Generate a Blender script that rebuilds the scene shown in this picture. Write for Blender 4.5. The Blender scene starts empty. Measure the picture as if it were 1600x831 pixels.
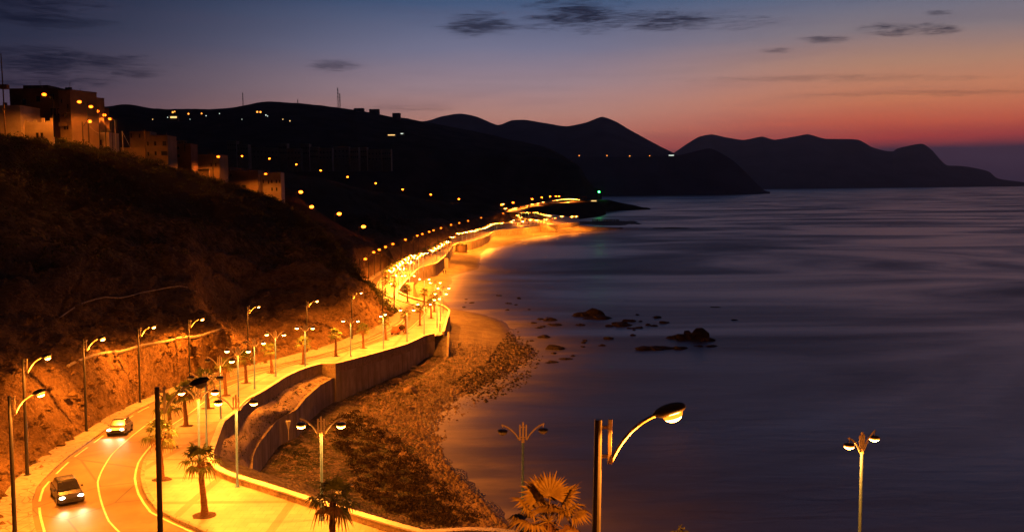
import bpy, bmesh, math, random
import numpy as np
from mathutils import Vector, Matrix, Euler
from mathutils.geometry import delaunay_2d_cdt
random.seed(7)
S = bpy.context.scene
C = S.collection
R = math.radians

# ------------------------------------------------------------------ camera
CAM_Z = 35.0
FPX = 1400.0
PITCH, ROLL = R(5.02), R(0.6)
cam = bpy.data.cameras.new('camera'); co = bpy.data.objects.new('camera', cam); C.objects.link(co)
cam.sensor_width = 36; cam.lens = 36 * FPX / 1600; cam.clip_start = .5; cam.clip_end = 200000
co.location = (0, 0, CAM_Z)
CM = Euler((R(90) - PITCH, 0, 0)).to_matrix() @ Matrix.Rotation(-ROLL, 3, 'Z')
co.rotation_euler = CM.to_euler()
S.camera = co

def ray(px, py):                      # photograph pixel (1600x831) -> world direction with y = 1
    v = CM @ Vector(((px - 800) / FPX, (415.5 - py) / FPX, -1))
    return v.x / v.y, v.z / v.y

# ------------------------------------------------------------------ world
W = bpy.data.worlds.new('World'); S.world = W; W.use_nodes = True
nt = W.node_tree; nt.nodes.clear()
class NT:
    def __init__(s, t): s.t = t
    def n(s, typ, **k):
        o = s.t.nodes.new(typ)
        for a, b in k.items(): setattr(o, a, b)
        return o
    def put(s, sock, v):
        if isinstance(v, (int, float)): sock.default_value = v
        elif isinstance(v, (tuple, list)):
            sock.default_value = tuple(v) if len(v) == len(sock.default_value) else tuple(v) + (1,)
        else: s.t.links.new(v, sock)
    def m(s, op, a, b=0.0, c=0.0, clamp=False):
        o = s.n('ShaderNodeMath', operation=op, use_clamp=clamp)
        for i, v in enumerate((a, b, c)): s.put(o.inputs[i], v)
        return o.outputs[0]
    def vm(s, op, a, b=(0, 0, 0)):
        o = s.n('ShaderNodeVectorMath', operation=op); s.put(o.inputs[0], a); s.put(o.inputs[1], b)
        return o.outputs[0]
    def rng(s, v, a, b, c=0., d=1., smooth=True):
        o = s.n('ShaderNodeMapRange'); o.interpolation_type = 'SMOOTHSTEP' if smooth else 'LINEAR'
        for i, x in enumerate((v, a, b, c, d)): s.put(o.inputs[i], x)
        return o.outputs[0]
    def mix(s, f, a, b, mode='MIX'):
        o = s.n('ShaderNodeMix', data_type='RGBA', blend_type=mode)
        s.put(o.inputs[0], f); s.put(o.inputs[6], a); s.put(o.inputs[7], b)
        return o.outputs[2]
    def noise(s, vec, scale, detail=4., rough=.55, dist=0., dim='3D'):
        o = s.n('ShaderNodeTexNoise', noise_dimensions=dim)
        if vec is not None: s.put(o.inputs['Vector'], vec)
        s.put(o.inputs['Scale'], scale); s.put(o.inputs['Detail'], detail); s.put(o.inputs['Roughness'], rough); s.put(o.inputs['Distortion'], dist)
        return o.outputs[0]
    def ramp(s, f, stops, interp='LINEAR'):
        o = s.n('ShaderNodeValToRGB'); o.color_ramp.interpolation = interp; s.put(o.inputs[0], f)
        e = o.color_ramp.elements
        while len(e) < len(stops): e.new(.5)
        for k, (p, c) in zip(e, stops): k.position = p; k.color = tuple(c) + (1,)
        return o.outputs[0]
def lin(r, g, b): return tuple((x / 255 / 12.92) if x < 11 else ((x / 255 + .055) / 1.055) ** 2.4 for x in (r, g, b))
w = NT(nt)
tc = w.n('ShaderNodeTexCoord').outputs['Generated']
sx = w.n('ShaderNodeSeparateXYZ'); nt.links.new(tc, sx.inputs[0]); X, Y, Z = sx.outputs
hor = w.m('SQRT', w.m('ADD', w.m('MULTIPLY', X, X), w.m('MULTIPLY', Y, Y)))
el = w.m('DIVIDE', Z, w.m('MAXIMUM', hor, .01))
az = w.m('ARCTAN2', X, Y)
elr = w.m('MULTIPLY', el, 2.5, clamp=True)      # ramp position = tan(elevation) * 2.5
def st(*a): return [(e * 2.5, lin(*c)) for e, c in a]
wob = w.m('MULTIPLY', w.m('SUBTRACT', w.noise(w.vm('MULTIPLY', tc, (2.2, 2.2, 14)), 1.6, 4), .5), .045)
elw = w.m('ADD', elr, wob, clamp=True)
right = w.ramp(elw, st((.0, (34, 27, 46)), (.036, (50, 34, 52)), (.046, (182, 62, 50)), (.062, (208, 92, 60)), (.09, (204, 124, 84)), (.12, (172, 126, 102)), (.155, (124, 112, 116)), (.2, (76, 92, 118)), (.3, (58, 82, 136)), (.4, (14, 19, 38))))
mid = w.ramp(elw, st((.0, (38, 30, 50)), (.03, (84, 50, 60)), (.042, (194, 90, 74)), (.058, (202, 124, 102)), (.08, (188, 136, 122)), (.11, (156, 130, 136)), (.15, (110, 110, 134)), (.2, (60, 80, 112)), (.3, (54, 78, 132)), (.4, (14, 19, 38))))
left = w.ramp(elw, st((.0, (34, 26, 40)), (.05, (84, 62, 74)), (.09, (74, 60, 76)), (.12, (54, 50, 68)), (.15, (36, 40, 60)), (.2, (22, 30, 50)), (.3, (12, 16, 30)), (.4, (7, 9, 17))))
f1 = w.rng(az, -.52, -.02); f2 = w.rng(az, .02, .42)
sky = w.mix(f2, w.mix(f1, left, mid), right)
# soft horizontal streaks of thin cloud
sky = w.mix(w.rng(w.noise(w.vm('MULTIPLY', tc, (3, 3, 34)), 1.4, 5, .6, .3), .46, .72, 0, .34), sky, w.mix(.45, sky, lin(70, 62, 84)))
dark = lin(8, 14, 32)
U = w.m('DIVIDE', X, w.m('MAXIMUM', Y, .05)); V = w.m('DIVIDE', Z, w.m('MAXIMUM', Y, .05))
nz = w.m('ADD', w.m('SUBTRACT', w.noise(w.vm('MULTIPLY', tc, (9, 9, 60)), 1.7, 6, .62, .6), .5), w.m('MULTIPLY', w.m('SUBTRACT', w.noise(w.vm('MULTIPLY', tc, (14, 14, 170)), 2.2, 5, .7, 1.2), .5), .8))
nz2 = w.m('SUBTRACT', w.noise(w.vm('MULTIPLY', tc, (2.5, 2.5, 9)), 1.5, 3, .5, .2), .5)
masks = None
for px, py, rx, ry, s in [(745, 41, 46, 15, .9), (905, 26, 66, 21, 1), (1015, 34, 130, 13, .95), (1420, 46, 58, 8, 1), (1455, 41, 30, 5, .8), (1290, 62, 34, 5, .85), (1470, 20, 22, 4, .7), (1213, 79, 22, 4, .5),
                          (524, 103, 34, 7, .6), (215, 118, 28, 5, .65), (90, 104, 130, 19, .95), (20, 14, 110, 22, .9), (30, 84, 70, 9, .7), (20, 130, 130, 12, .8), (120, 35, 50, 8, .5), (1300, 123, 200, 5, .3), (1480, 145, 160, 4, .35), (650, 168, 60, 5, .4)]:
    u, v = ray(px, py)
    a = w.m('DIVIDE', w.m('SUBTRACT', U, u), rx / FPX); b = w.m('DIVIDE', w.m('SUBTRACT', V, v), ry / FPX)
    b = w.m('ADD', b, w.m('MULTIPLY', nz2, 1.6))
    r2 = w.m('ADD', w.m('MULTIPLY', a, a), w.m('MULTIPLY', b, b))
    k = w.rng(w.m('ADD', r2, w.m('MULTIPLY', nz, 6.5)), 2.1, -1.1, 0, s)
    masks = k if masks is None else w.m('MAXIMUM', masks, k)
masks = w.m('MULTIPLY', masks, w.m('GREATER_THAN', Y, .1))
sky = w.mix(w.m('MULTIPLY', masks, .93), sky, dark)
# the sky behind the camera is already night
sky = w.mix(w.rng(Y, -.1, .55), lin(9, 10, 18), sky)
ns = w.n('ShaderNodeTexSky', sky_type='NISHITA'); ns.sun_disc = False; ns.sun_elevation = R(-4); ns.sun_rotation = R(28)
bg1 = w.n('ShaderNodeBackground'); nt.links.new(sky, bg1.inputs[0]); bg1.inputs[1].default_value = 1.4
bg2 = w.n('ShaderNodeBackground'); nt.links.new(ns.outputs[0], bg2.inputs[0]); bg2.inputs[1].default_value = .02
ad = w.n('ShaderNodeAddShader'); nt.links.new(bg1.outputs[0], ad.inputs[0]); nt.links.new(bg2.outputs[0], ad.inputs[1])
wo = w.n('ShaderNodeOutputWorld'); nt.links.new(ad.outputs[0], wo.inputs[0])
# the sun is down: only a trace of warm after-glow from beyond the headlands
sl = bpy.data.lights.new('afterglow_sun', 'SUN'); sl.energy = .004; sl.specular_factor = 0; sl.angle = R(14); sl.color = (1, .45, .35)
so = bpy.data.objects.new('afterglow_sun', sl); C.objects.link(so); so.rotation_euler = Vector((-.47, -.88, -.12)).to_track_quat('-Z', 'Y').to_euler()
S.view_settings.view_transform = 'Standard'; S.view_settings.look = 'None'; S.view_settings.exposure = 0; S.view_settings.gamma = 1
S.view_settings.use_curve_mapping = False
S.render.engine = 'CYCLES'
cy = S.cycles
cy.use_denoising = True; cy.max_bounces = 4; cy.diffuse_bounces = 2; cy.glossy_bounces = 2; cy.transmission_bounces = 2; cy.transparent_max_bounces = 6
cy.sample_clamp_indirect = 3; cy.use_light_tree = True; cy.caustics_reflective = False; cy.caustics_refractive = False

# ------------------------------------------------------------------ noise and projection helpers
_g = np.random.RandomState(3).rand(256, 256)
def vnoise(x, y):
    xi = np.floor(x).astype(int); yi = np.floor(y).astype(int); fx = x - xi; fy = y - yi
    fx = fx * fx * (3 - 2 * fx); fy = fy * fy * (3 - 2 * fy)
    a = _g[xi % 256, yi % 256]; b = _g[(xi + 1) % 256, yi % 256]; c = _g[xi % 256, (yi + 1) % 256]; d = _g[(xi + 1) % 256, (yi + 1) % 256]
    return (a * (1 - fx) + b * fx) * (1 - fy) + (c * (1 - fx) + d * fx) * fy
def fbm(x, y, oct=5, gain=.5):
    s = 0; a = 1; t = 0
    for i in range(oct):
        s = s + a * (vnoise(x * 2 ** i + 17 * i, y * 2 ** i + 31 * i) - .5); t += a; a *= gain
    return s / t * 2
ZD = [20, 66, 81, 101, 129, 159, 194, 240, 5000]; ZV = [13, 13, 11.5, 9.5, 7, 5, 4, 3.8, 3.8]
def zg(d):                             # height of the road and promenade along the coast
    d = np.asarray(d, float)
    return sum(np.interp(d + o, ZD, ZV) for o in (-10, -5, 0, 5, 10)) / 5
SEA = -1.5
def P(px, py, zf):
    """point where the pixel's ray meets the surface z = zf(distance)"""
    x, z = ray(px, py); d = 100.0
    f = zf if callable(zf) else (lambda q: zf)
    for _ in range(60): d = .5 * d + .5 * (float(f(d)) - CAM_Z) / min(z, -.0005)
    return Vector((x * d, d, float(f(d))))
def PD(px, py, d):
    x, z = ray(px, py); return Vector((x * d, d, CAM_Z + z * d))
def G(px, py): return P(px, py, zg)
def GW(px, py): return P(px, py, lambda d: zg(d) + .62)
def XY(l, f): return np.array([[f(*p).x, f(*p).y] for p in l])
def smooth(pl, step=2.5, rel=.02):
    """Catmull-Rom resample of an Nx2/3 polyline"""
    pl = np.asarray(pl, float); out = []
    e = np.vstack([2 * pl[0] - pl[1], pl, 2 * pl[-1] - pl[-2]])
    for i in range(1, len(e) - 2):
        p0, p1, p2, p3 = e[i - 1], e[i], e[i + 1], e[i + 2]
        L = np.linalg.norm(p2 - p1); n = max(1, int(L / max(step, rel * p1[1])))
        n = min(n, 60)
        for k in range(n):
            t = k / n
            q = .5 * ((2 * p1) + (-p0 + p2) * t + (2 * p0 - 5 * p1 + 4 * p2 - p3) * t * t + (-p0 + 3 * p1 - 3 * p2 + p3) * t ** 3)
            lq = p1 + (p2 - p1) * t
            out.append(.6 * q + .4 * lq)
    out.append(pl[-1]); return np.array(out)
def offset(pl, d):
    """offset polyline to its right by d"""
    t = np.gradient(pl[:, :2], axis=0); t /= np.linalg.norm(t, axis=1)[:, None] + 1e-9
    return pl[:, :2] + np.c_[t[:, 1], -t[:, 0]] * (d if np.isscalar(d) else np.asarray(d)[:, None])
def dist_pl(x, y, pl):
    best = np.full(x.shape, 1e9)
    for a, b in zip(pl[:-1], pl[1:]):
        ab = b - a; L = ab @ ab + 1e-9
        t = np.clip(((x - a[0]) * ab[0] + (y - a[1]) * ab[1]) / L, 0, 1)
        best = np.minimum(best, (x - a[0] - t * ab[0]) ** 2 + (y - a[1] - t * ab[1]) ** 2)
    return np.sqrt(best)
def inside(x, y, poly):
    r = np.zeros(x.shape, bool); n = len(poly)
    for i in range(n):
        x0, y0 = poly[i]; x1, y1 = poly[(i + 1) % n]
        if y0 == y1: continue
        c = ((y0 > y) != (y1 > y)) & (x < (x1 - x0) * (y - y0) / (y1 - y0) + x0)
        r ^= c
    return r

# ------------------------------------------------------------------ object helpers
def tag(o, label=None, cat=None, group=None, kind=None):
    for k, v in (('label', label), ('category', cat), ('group', group), ('kind', kind)):
        if v: o[k] = v
    return o
def link(o, parent=None):
    C.objects.link(o)
    if parent: o.parent = parent
    return o
def empty(name, loc=(0, 0, 0), rz=0):
    o = bpy.data.objects.new(name, None); C.objects.link(o); o.location = loc; o.rotation_euler = (0, 0, rz); o.empty_display_size = .3
    return o
def mesh(name, vs, fs, mat, parent=None, sm=False, mats=None):
    m = bpy.data.meshes.new(name); m.from_pydata([tuple(v) for v in vs], [], [tuple(f) for f in fs])
    for q in (mats or [mat]): m.materials.append(q)
    if sm: m.polygons.foreach_set('use_smooth', [True] * len(m.polygons))
    m.update()
    return link(bpy.data.objects.new(name, m), parent)
class MB:
    """collects shapes; build() links them as one mesh"""
    def __init__(s): s.v = []; s.f = []; s.mi = []; s.cur = 0
    def add(s, vs, fs):
        b = len(s.v); s.v += [tuple(x) for x in vs]; s.f += [tuple(i + b for i in f) for f in fs]; s.mi += [s.cur] * len(fs)
    def box(s, c, sz, rz=0, M=None):
        x, y, z = (q / 2 for q in sz); vs = [Vector((i * x, j * y, k * z)) for i in (-1, 1) for j in (-1, 1) for k in (-1, 1)]
        Q = (M if M is not None else Matrix.Rotation(rz, 3, 'Z')); vs = [Q @ v + Vector(c) for v in vs]
        s.add(vs, [(0, 1, 3, 2), (4, 6, 7, 5), (0, 4, 5, 1), (2, 3, 7, 6), (0, 2, 6, 4), (1, 5, 7, 3)])
    def tube(s, pts, rad, n=8, cap=True):
        pts = [Vector(p) for p in pts]; rad = rad if isinstance(rad, (list, tuple)) else [rad] * len(pts)
        b = len(s.v); k = len(pts); up = None
        for i, p in enumerate(pts):
            t = (pts[min(i + 1, k - 1)] - pts[max(i - 1, 0)]).normalized()
            if up is None: up = Vector((0, 1, 0)) if abs(t.y) < .9 else Vector((1, 0, 0))
            a = t.cross(up).normalized(); c = a.cross(t).normalized(); up = c
            for j in range(n):
                an = 2 * math.pi * j / n; s.v.append(tuple(p + (a * math.cos(an) + c * math.sin(an)) * rad[i]))
        for i in range(k - 1):
            for j in range(n):
                s.f.append((b + i * n + j, b + i * n + (j + 1) % n, b + (i + 1) * n + (j + 1) % n, b + (i + 1) * n + j)); s.mi.append(s.cur)
        if cap:
            s.f.append(tuple(b + j for j in reversed(range(n)))); s.f.append(tuple(b + (k - 1) * n + j for j in range(n))); s.mi += [s.cur] * 2
    def ell(s, c, r, M=None, nu=12, nv=7, z0=-1., z1=1.):
        b = len(s.v)
        for i in range(nv + 1):
            z = z0 + (z1 - z0) * i / nv; z = max(-1, min(1, math.sin(z * math.pi / 2))); q = math.sqrt(max(0, 1 - z * z))
            for j in range(nu):
                a = 2 * math.pi * j / nu; v = Vector((q * math.cos(a) * r[0], q * math.sin(a) * r[1], z * r[2]))
                s.v.append(tuple((M @ v if M is not None else v) + Vector(c)))
        for i in range(nv):
            for j in range(nu):
                s.f.append((b + i * nu + j, b + i * nu + (j + 1) % nu, b + (i + 1) * nu + (j + 1) % nu, b + (i + 1) * nu + j)); s.mi.append(s.cur)
        s.f.append(tuple(b + j for j in reversed(range(nu)))); s.f.append(tuple(b + nv * nu + j for j in range(nu))); s.mi += [s.cur] * 2
    def prism(s, prof, y0, y1, inset=0):
        """extrude an x/z profile along y"""
        n = len(prof); b = len(s.v)
        for y in (y0, y1): s.v += [(x, y, z) for x, z in prof]
        for i in range(n): s.f.append((b + i, b + (i + 1) % n, b + n + (i + 1) % n, b + n + i))
        s.f.append(tuple(b + i for i in reversed(range(n)))); s.f.append(tuple(b + n + i for i in range(n))); s.mi += [s.cur] * (n + 2)
    def build(s, name, mat, parent=None, sm=False, bevel=0):
        mats = mat if isinstance(mat, list) else [mat]
        o = mesh(name, s.v, s.f, None, parent, sm, mats)
        o.data.polygons.foreach_set('material_index', s.mi)
        if bevel:
            q = o.modifiers.new('bevel', 'BEVEL'); q.width = bevel; q.segments = 2; q.limit_method = 'ANGLE'
        return o
def kids(o): return [c for c in bpy.data.objects if c.parent == o]
def copy_tree(o, parent=None):
    c = o.copy(); C.objects.link(c)
    if parent: c.parent = parent
    for ch in KIDS.get(o, ()) or (): copy_tree(ch, c)
    return c
KIDS = {}
def register(o):                       # remember children once: scanning bpy.data for every copy is slow
    ks = kids(o); KIDS[o] = ks
    for k in ks: register(k)

# ------------------------------------------------------------------ materials
def mat(name, col, rough=.8, var=.25, scale=3., bump=0., bscale=None, metal=0., col2=None, spec=.3, det=6., coord='Object', stretch=(1, 1, 1), dist=.05):
    m = bpy.data.materials.new(name); m.use_nodes = True; t = NT(m.node_tree); b = t.t.nodes['Principled BSDF']
    v = t.n('ShaderNodeTexCoord').outputs[coord]; v = t.vm('MULTIPLY', v, stretch)
    c2 = col2 or tuple(x * (1 - var) for x in col)
    f = t.rng(t.noise(v, scale, det), .3, .7)
    t.put(b.inputs['Base Color'], t.mix(f, col, c2))
    b.inputs['Roughness'].default_value = rough; b.inputs['Metallic'].default_value = metal; b.inputs['Specular IOR Level'].default_value = spec
    if bump:
        q = t.n('ShaderNodeBump'); q.inputs['Strength'].default_value = bump; q.inputs['Distance'].default_value = dist
        t.put(q.inputs['Height'], t.noise(v, bscale or scale * 4, 8, .65)); t.t.links.new(q.outputs[0], b.inputs['Normal'])
    return m
def glow(name, col, k):
    m = bpy.data.materials.new(name); m.use_nodes = True; n = m.node_tree; n.nodes.clear(); t = NT(n)
    e = t.n('ShaderNodeEmission'); e.inputs[0].default_value = tuple(col) + (1,); e.inputs[1].default_value = k
    o = t.n('ShaderNodeOutputMaterial'); n.links.new(e.outputs[0], o.inputs[0])
    m.cycles.emission_sampling = 'NONE'
    return m
SOD = (1, .235, .015)                    # sodium lamp colour
M = {}
M['pole_dark'] = mat('dark_pole_paint', (.02, .02, .025), .45, .3, 8, spec=.4)
M['pole_blue'] = mat('blue_grey_pole_paint', (.2, .4, .8), .4, .2, 8, metal=.6)
M['cream'] = mat('cream_paint', (.62, .55, .42), .45, .2, 9)
M['shade'] = mat('black_lamp_housing', (.012, .012, .014), .35, .3, 10, spec=.5)
M['lens'] = glow('sodium_lens', (1, .36, .06), 130)
M['lensfar'] = glow('sodium_lens_far', (1, .135, .006), 9)
M['lens'].cycles.emission_sampling = 'AUTO'
M['lensrim'] = glow('sodium_lens_rim', (1, .2, .01), 3.2)
M['lensbright'] = glow('sodium_lens_distant', (1, .13, .006), 34)
M['lensoff'] = mat('unlit_lens', (.25, .25, .24), .2, .1, 5)
M['white'] = glow('headlamp_glass', (1, .82, .5), 40)
M['whitefar'] = glow('white_light', (1, .85, .6), 30)
M['green'] = glow('green_light', (.04, 1, .14), 30)
M['trunk'] = mat('palm_bark', (.16, .085, .05), .95, .45, 4, .9, 14, stretch=(1, 1, 4), dist=.06)
M['frond'] = mat('palm_leaf', (.10, .13, .03), .55, .45, 2.5, spec=.35)
M['frond_dry'] = mat('palm_leaf_dry', (.17, .10, .03), .8, .4, 3)
M['soil'] = mat('pit_soil', (.07, .04, .025), 1, .4, 4, .8, 20)
M['asphalt'] = mat('asphalt', (.17, .13, .07), .62, .38, .3, .35, 26, dist=.012, spec=.35)
def road_wear():
    m = M['asphalt']; t = NT(m.node_tree); b = t.t.nodes['Principled BSDF']; src = b.inputs['Base Color'].links[0].from_socket
    v = t.n('ShaderNodeTexCoord').outputs['Object']; w_ = t.n('ShaderNodeTexVoronoi', feature='DISTANCE_TO_EDGE'); t.put(w_.inputs['Vector'], t.vm('ADD', v, (3, 1, 0))); w_.inputs['Scale'].default_value = .11; 
    c = t.mix(t.rng(w_.outputs[0], .0, .012), (.05, .045, .04), src); c = t.mix(t.rng(t.noise(v, .9, 7, .7), .56, .7, 0, .5), c, (.07, .06, .05))
    t.put(b.inputs['Base Color'], c)
road_wear()
M['kerb'] = mat('kerb_concrete', (.34, .3, .26), .85, .3, 2, .4, 20, dist=.02)
def kerbs():
    m = M['kerb']; t = NT(m.node_tree); b = t.t.nodes['Principled BSDF']; src = b.inputs['Base Color'].links[0].from_socket
    v = t.n('ShaderNodeTexCoord').outputs['Object']; w_ = t.n('ShaderNodeTexVoronoi', feature='DISTANCE_TO_EDGE'); t.put(w_.inputs['Vector'], v); w_.inputs['Scale'].default_value = .9
    t.put(b.inputs['Base Color'], t.mix(t.rng(w_.outputs[0], .0, .035), (.1, .08, .06), src))
kerbs()
M['marking'] = mat('road_paint', (.75, .7, .55), .6, .3, 3)
M['coping'] = mat('white_coping', (.72, .69, .62), .7, .22, 1.2, .2, 12, dist=.01)
M['leaf'] = mat('scrub_leaf', (.07, .075, .025), .8, .5, .7)
M['leaf_dark'] = mat('dark_scrub_leaf', (.06, .04, .02), .85, .5, .5)
M['rock'] = mat('sea_rock', (.06, .045, .035), .75, .5, .9, 1., 5, dist=.15)
M['stone'] = mat('beach_stone', (.34, .25, .17), .8, .55, .35, .5, 9, dist=.04)
M['window'] = mat('window_glass_dark', (.02, .02, .022), .15, .2, 1, spec=.6)
M['frame'] = mat('window_frame', (.18, .14, .1), .6, .2, 4)
M['wood'] = mat('weathered_wood', (.2, .13, .08), .9, .4, 5, .5, 12)
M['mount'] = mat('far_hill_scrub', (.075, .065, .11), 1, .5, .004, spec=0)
M['hillfar'] = mat('dark_hill_scrub', (.05, .035, .028), 1, .6, .02, spec=0)
M['skin'] = mat('skin', (.35, .2, .13), .6, .1, 5)
def cloth(n, c): return mat(n, c, .9, .25, 6, .3, 30, dist=.01)

def paving():
    m = bpy.data.materials.new('promenade_paving'); m.use_nodes = True; t = NT(m.node_tree); b = t.t.nodes['Principled BSDF']
    v = t.n('ShaderNodeTexCoord').outputs['Object']
    br = t.n('ShaderNodeTexBrick', offset=.5); t.put(br.inputs['Vector'], t.vm('MULTIPLY', v, (1, 1, 0)))
    br.inputs['Scale'].default_value = 1.; br.inputs['Brick Width'].default_value = .8; br.inputs['Row Height'].default_value = .8; br.inputs['Mortar Size'].default_value = .012
    br.inputs['Color1'].default_value = (.40, .36, .30, 1); br.inputs['Color2'].default_value = (.33, .30, .25, 1); br.inputs['Mortar'].default_value = (.2, .17, .14, 1)
    big = t.n('ShaderNodeTexBrick', offset=0); t.put(big.inputs['Vector'], t.vm('ADD', t.vm('MULTIPLY', v, (1, 1, 0)), (1.3, 2.2, 0)))
    big.inputs['Scale'].default_value = 1.; big.inputs['Brick Width'].default_value = 7.2; big.inputs['Row Height'].default_value = 6.4; big.inputs['Mortar Size'].default_value = .3
    big.inputs['Color1'].default_value = (1, 1, 1, 1); big.inputs['Color2'].default_value = (.95, .95, .95, 1); big.inputs['Mortar'].default_value = (.66, .56, .46, 1); big.inputs['Mortar Smooth'].default_value = 0
    c = t.mix(1, br.outputs[0], big.outputs[0], 'MULTIPLY')
    st_ = t.rng(t.noise(v, .28, 8, .65), .32, .72)
    c = t.mix(t.m('MULTIPLY', st_, .6), c, (.19, .15, .11))
    t.put(b.inputs['Base Color'], c); b.inputs['Roughness'].default_value = .55; b.inputs['Specular IOR Level'].default_value = .4
    return m
M['paving'] = paving()
def stonewall(name, c1, c2, mort, sc, w_=.5, h_=.28, bump=.5, streak=True):
    m = bpy.data.materials.new(name); m.use_nodes = True; t = NT(m.node_tree); b = t.t.nodes['Principled BSDF']
    v = t.n('ShaderNodeTexCoord').outputs['Object']
    vo = t.n('ShaderNodeTexVoronoi', feature='DISTANCE_TO_EDGE'); t.put(vo.inputs['Vector'], t.vm('MULTIPLY', v, (1, 1, 1.3))); vo.inputs['Scale'].default_value = sc
    vc = t.n('ShaderNodeTexVoronoi'); t.put(vc.inputs['Vector'], t.vm('MULTIPLY', v, (1, 1, 1.3))); vc.inputs['Scale'].default_value = sc
    e = t.rng(vo.outputs[0], .015, .06)
    c = t.mix(t.m('MULTIPLY', vc.outputs['Color'], 1.), c1, c2)
    c = t.mix(e, mort, c)
    if streak: c = t.mix(t.rng(t.noise(t.vm('MULTIPLY', v, (1, 1, .12)), 1.3, 6), .45, .7, 0, .55), c, tuple(x * .45 for x in c1))
    t.put(b.inputs['Base Color'], c); b.inputs['Roughness'].default_value = .9
    q = t.n('ShaderNodeBump'); q.inputs['Strength'].default_value = bump; q.inputs['Distance'].default_value = .05; t.put(q.inputs['Height'], t.m('ADD', e, t.noise(v, 9, 5))); t.t.links.new(q.outputs[0], b.inputs['Normal'])
    return m
M['parapet'] = stonewall('parapet_rubble_stone', (.36, .28, .19), (.22, .16, .1), (.4, .34, .26), 2.4)
def concrete():
    m = bpy.data.materials.new('stained_concrete'); m.use_nodes = True; t = NT(m.node_tree); b = t.t.nodes['Principled BSDF']
    v = t.n('ShaderNodeTexCoord').outputs['Object']
    s1 = t.rng(t.noise(t.vm('MULTIPLY', v, (1, 1, .1)), .8, 8, .7), .4, .68)
    s2 = t.rng(t.noise(v, .35, 5), .4, .65)
    c = t.mix(s1, (.42, .36, .27), (.2, .16, .12)); c = t.mix(t.m('MULTIPLY', s2, .5), c, (.2, .17, .1))
    t.put(b.inputs['Base Color'], c); b.inputs['Roughness'].default_value = .95
    q = t.n('ShaderNodeBump'); q.inputs['Strength'].default_value = .4; q.inputs['Distance'].default_value = .05; t.put(q.inputs['Height'], t.noise(v, 3, 8)); t.t.links.new(q.outputs[0], b.inputs['Normal'])
    return m
M['concrete'] = concrete()
def earth(name, c1, c2, c3, scale=.12, bump=1., bdist=.6, fine=1.6, gully=True, veg_shade=False):
    m = bpy.data.materials.new(name); m.use_nodes = True; t = NT(m.node_tree); b = t.t.nodes['Principled BSDF']
    v = t.n('ShaderNodeTexCoord').outputs['Object']
    n1 = t.rng(t.noise(v, scale, 8, .62, .4), .35, .65); n2 = t.rng(t.noise(v, scale * 9, 7, .65), .42, .7); n3 = t.rng(t.noise(v, fine * 2.2, 5, .7), .52, .66)
    c = t.mix(n1, c1, c2); c = t.mix(t.m('MULTIPLY', n2, .7), c, c3); c = t.mix(t.m('MULTIPLY', n3, .5), c, tuple(min(1, x * 1.5) for x in c1))
    if veg_shade:
        at = t.n('ShaderNodeAttribute', attribute_name='veg_shade').outputs[2]
        c = t.mix(t.rng(t.m('ADD', at, t.m('MULTIPLY', t.m('SUBTRACT', t.noise(v, .5, 6, .7), .5), 1.1)), .35, .65), c, (.035, .028, .014))  # scrub cover, plus the shade below the crest painted in as dark colour
    t.put(b.inputs['Base Color'], c); b.inputs['Roughness'].default_value = 1; b.inputs['Specular IOR Level'].default_value = .1
    h = t.m('ADD', t.m('MULTIPLY', t.noise(v, fine * .25, 6, .6), 1.), t.m('MULTIPLY', t.noise(v, fine, 9, .7), .5))
    if gully: h = t.m('ADD', h, t.m('MULTIPLY', t.noise(t.vm('MULTIPLY', v, (1, 1, .16)), fine * .45, 6, .6), .9))
    q = t.n('ShaderNodeBump'); q.inputs['Strength'].default_value = bump; q.inputs['Distance'].default_value = bdist; t.put(q.inputs['Height'], h); t.t.links.new(q.outputs[0], b.inputs['Normal'])
    return m
M['hill'] = earth('dry_rocky_earth', (.2, .135, .075), (.12, .075, .04), (.06, .038, .02), .12, 1, 1.3, 1.3, veg_shade=True)
M['terrace'] = earth('terrace_gravel', (.6, .49, .34), (.42, .33, .22), (.12, .11, .045), .2, .8, .25, 3, False)
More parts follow.
